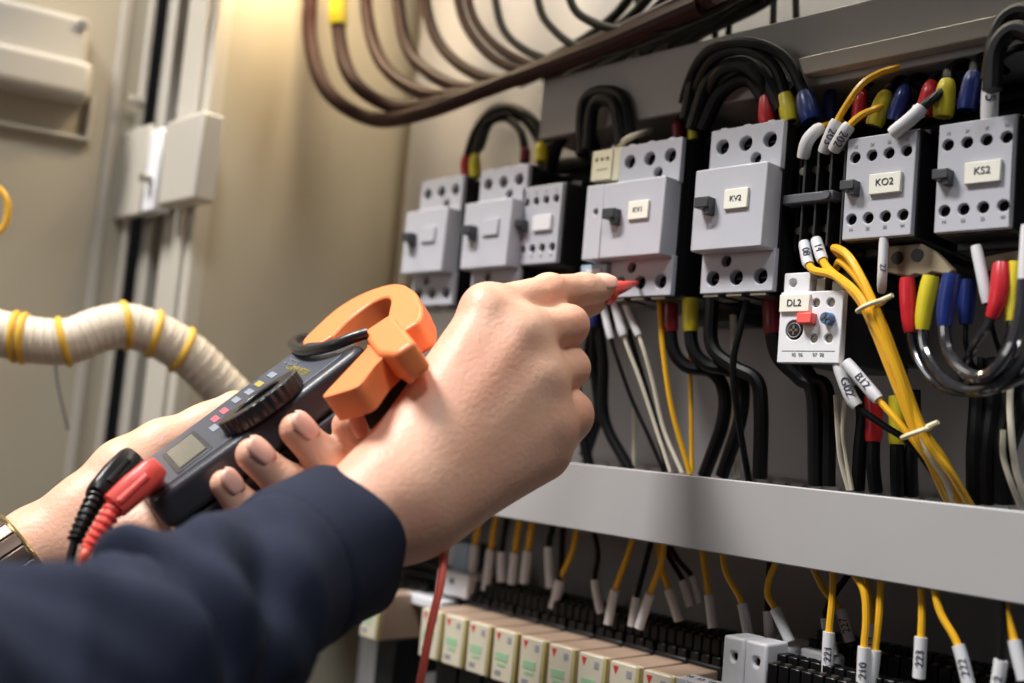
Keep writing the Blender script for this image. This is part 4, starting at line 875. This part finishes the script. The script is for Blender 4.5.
for i in range(4): mb.tube([ML(*MP(360+3*i, 381-4*i, -.002), z) for z in (-.003, -.008, -.014)], .0004, 6, 2)
part('grip_rib', mb, M['orange'], lv)
part('side_guard', MB().tube([ML(*MP(px_, py_, z_), z_) for px_, py_, z_ in ((368, 333, .002), (352, 338, .004), (334, 345, .005), (314, 350, .005), (300, 350, .004), (293, 345, .001), (296, 340, -.004), (306, 337, -.010))], .0029, 14, 6), M['dial'], mt, label='black curved guard bar')
part('strap_lug', mbox(-.022, -.006, -.010, 0, -.030, -.022), M['meter'], mt, .0012)
part('lower_grip', mbox(-.016, .003, .096, .1300, -.036, -.0175), M['black'], mt, .002)
# terminals
for x, m in ((-.050, 'blackgloss'), (-.022, 'redplug')):
    c = ML(x, .003, 0); part('input_socket', MB().ring(c+MNw*.0006, MNw, .0052, .0010, 28, 8), M[m], mt)
# ---- test leads
def test_lead(label, m, mc, tip, P, rest, group='test leads of the clamp meter'):
    t = thing('test_lead', label, 'test lead', P[0], group)
    A, B, Cc = P[0], P[1], P[2]       # elbow above the socket, end of grip body, end of strain relief
    d = nz(B-A); upv = nz(CAM-A); upv = nz(upv-d*(upv@d)); s = np.cross(d, upv)
    mb = MB(); prof = [(-.004, .0048, .0052), (.0, .0062, .0066), (.010, .0068, .0070), (.022, .0062, .0064), (np.linalg.norm(B-A), .0050, .0052)]
    vs = []; n = 16
    for (q, a, b) in prof:
        for k in range(n):
            an = 2*math.pi*k/n; cx_ = math.copysign(abs(math.cos(an))**.55, math.cos(an)); sx_ = math.copysign(abs(math.sin(an))**.55, math.sin(an)); vs.append(A+d*q+s*cx_*a+upv*sx_*b)
    fs = [(i*n+k, i*n+(k+1) % n, (i+1)*n+(k+1) % n, (i+1)*n+k) for i in range(len(prof)-1) for k in range(n)]+[tuple(range(n)), tuple(range((len(prof)-1)*n, len(prof)*n))[::-1]]
    mb.add(vs, fs); pg = part('plug_grip', mb, M[m], t, .0006)
    part('plug_inset', MB().tube([A+d*.004+upv*.0062, A+d*.020+upv*.0060], .0018, 8, 0), M[m], pg)
    part('plug_elbow', MB().tube([A+d*.001, A*.5+tip*.5, tip], [.0062, .0060, .0052], 20, 0), M[m], t, .0006)
    mid = (B+Cc)/2+tv*.001; CR = catmull([B, mid, Cc], 14); L_ = len(CR); r_ = []
    CR2 = []; 
    for i in range(L_): CR2.append(CR[i]); r_.append((.0047-.0010*i/L_)*(1 if (i % 4) < 2 else .78))
    part('strain_relief', MB().tube(CR2, r_, 18, 0), M[m], t, sharp=25)
    part('lead_cable', MB().tube([Cc]+rest, .0019, 12, 8), M[mc], t)
    return t
tb = ML(-.050, .003, .0005); tr = ML(-.022, .003, .0005)
test_lead('black test lead plugged into the left socket of the clamp meter', 'blackgloss', 'cable', tb, [W(127, 462, .518), W(96, 497, .497), W(75, 540, .482)], [W(70, 560, .478), W(62, 600, .47), W(50, 700, .46), W(40, 800, .45)])
RL = [W(84, 558, .462), W(82, 590, .470), W(120, 640, .50), W(220, 740, .54), W(340, 790, .54), W(408, 735, .50), W(420, 683, .485), W(430, 630, .482), W(441, 580, .488), W(446, 530, .506), W(455, 500, .545), W(490, 440, .590), W(535, 360, .607), W(572, 315, .611)]
rt = test_lead('red test lead plugged into the clamp meter with its probe in the right hand', 'redplug', 'redlead', tr, [W(152, 472, .488), W(117, 504, .478), W(88, 549, .466)], RL)
a = W(575, 312, .611); b = W(604, 291, .614); c_ = at(637, 283, -.001)
part('probe_handle', MB().tube([a, (a+b)/2, b], [.0045, .0048, .0045], 16, 2), M['redplug'], rt)
part('probe_guard', MB().tube([W(603, 293, .612), W(606, 292, .6125), W(608, 291, .6135), W(611, 290, .615)], [.0062, .0078, .0074, .0050], 18, 0), M['redplug'], rt)
part('probe_tip', MB().tube([W(607, 290, .613), W(618, 288, .622), c_], [.0056, .0042, .0012], 14, 0), M['redplug'], rt)
part('probe_needle', MB().tube([c_+(b-c_)*.02, c_+nz(c_-b)*.004], [.0008, .0004], 8, 0), M['steel'], rt)
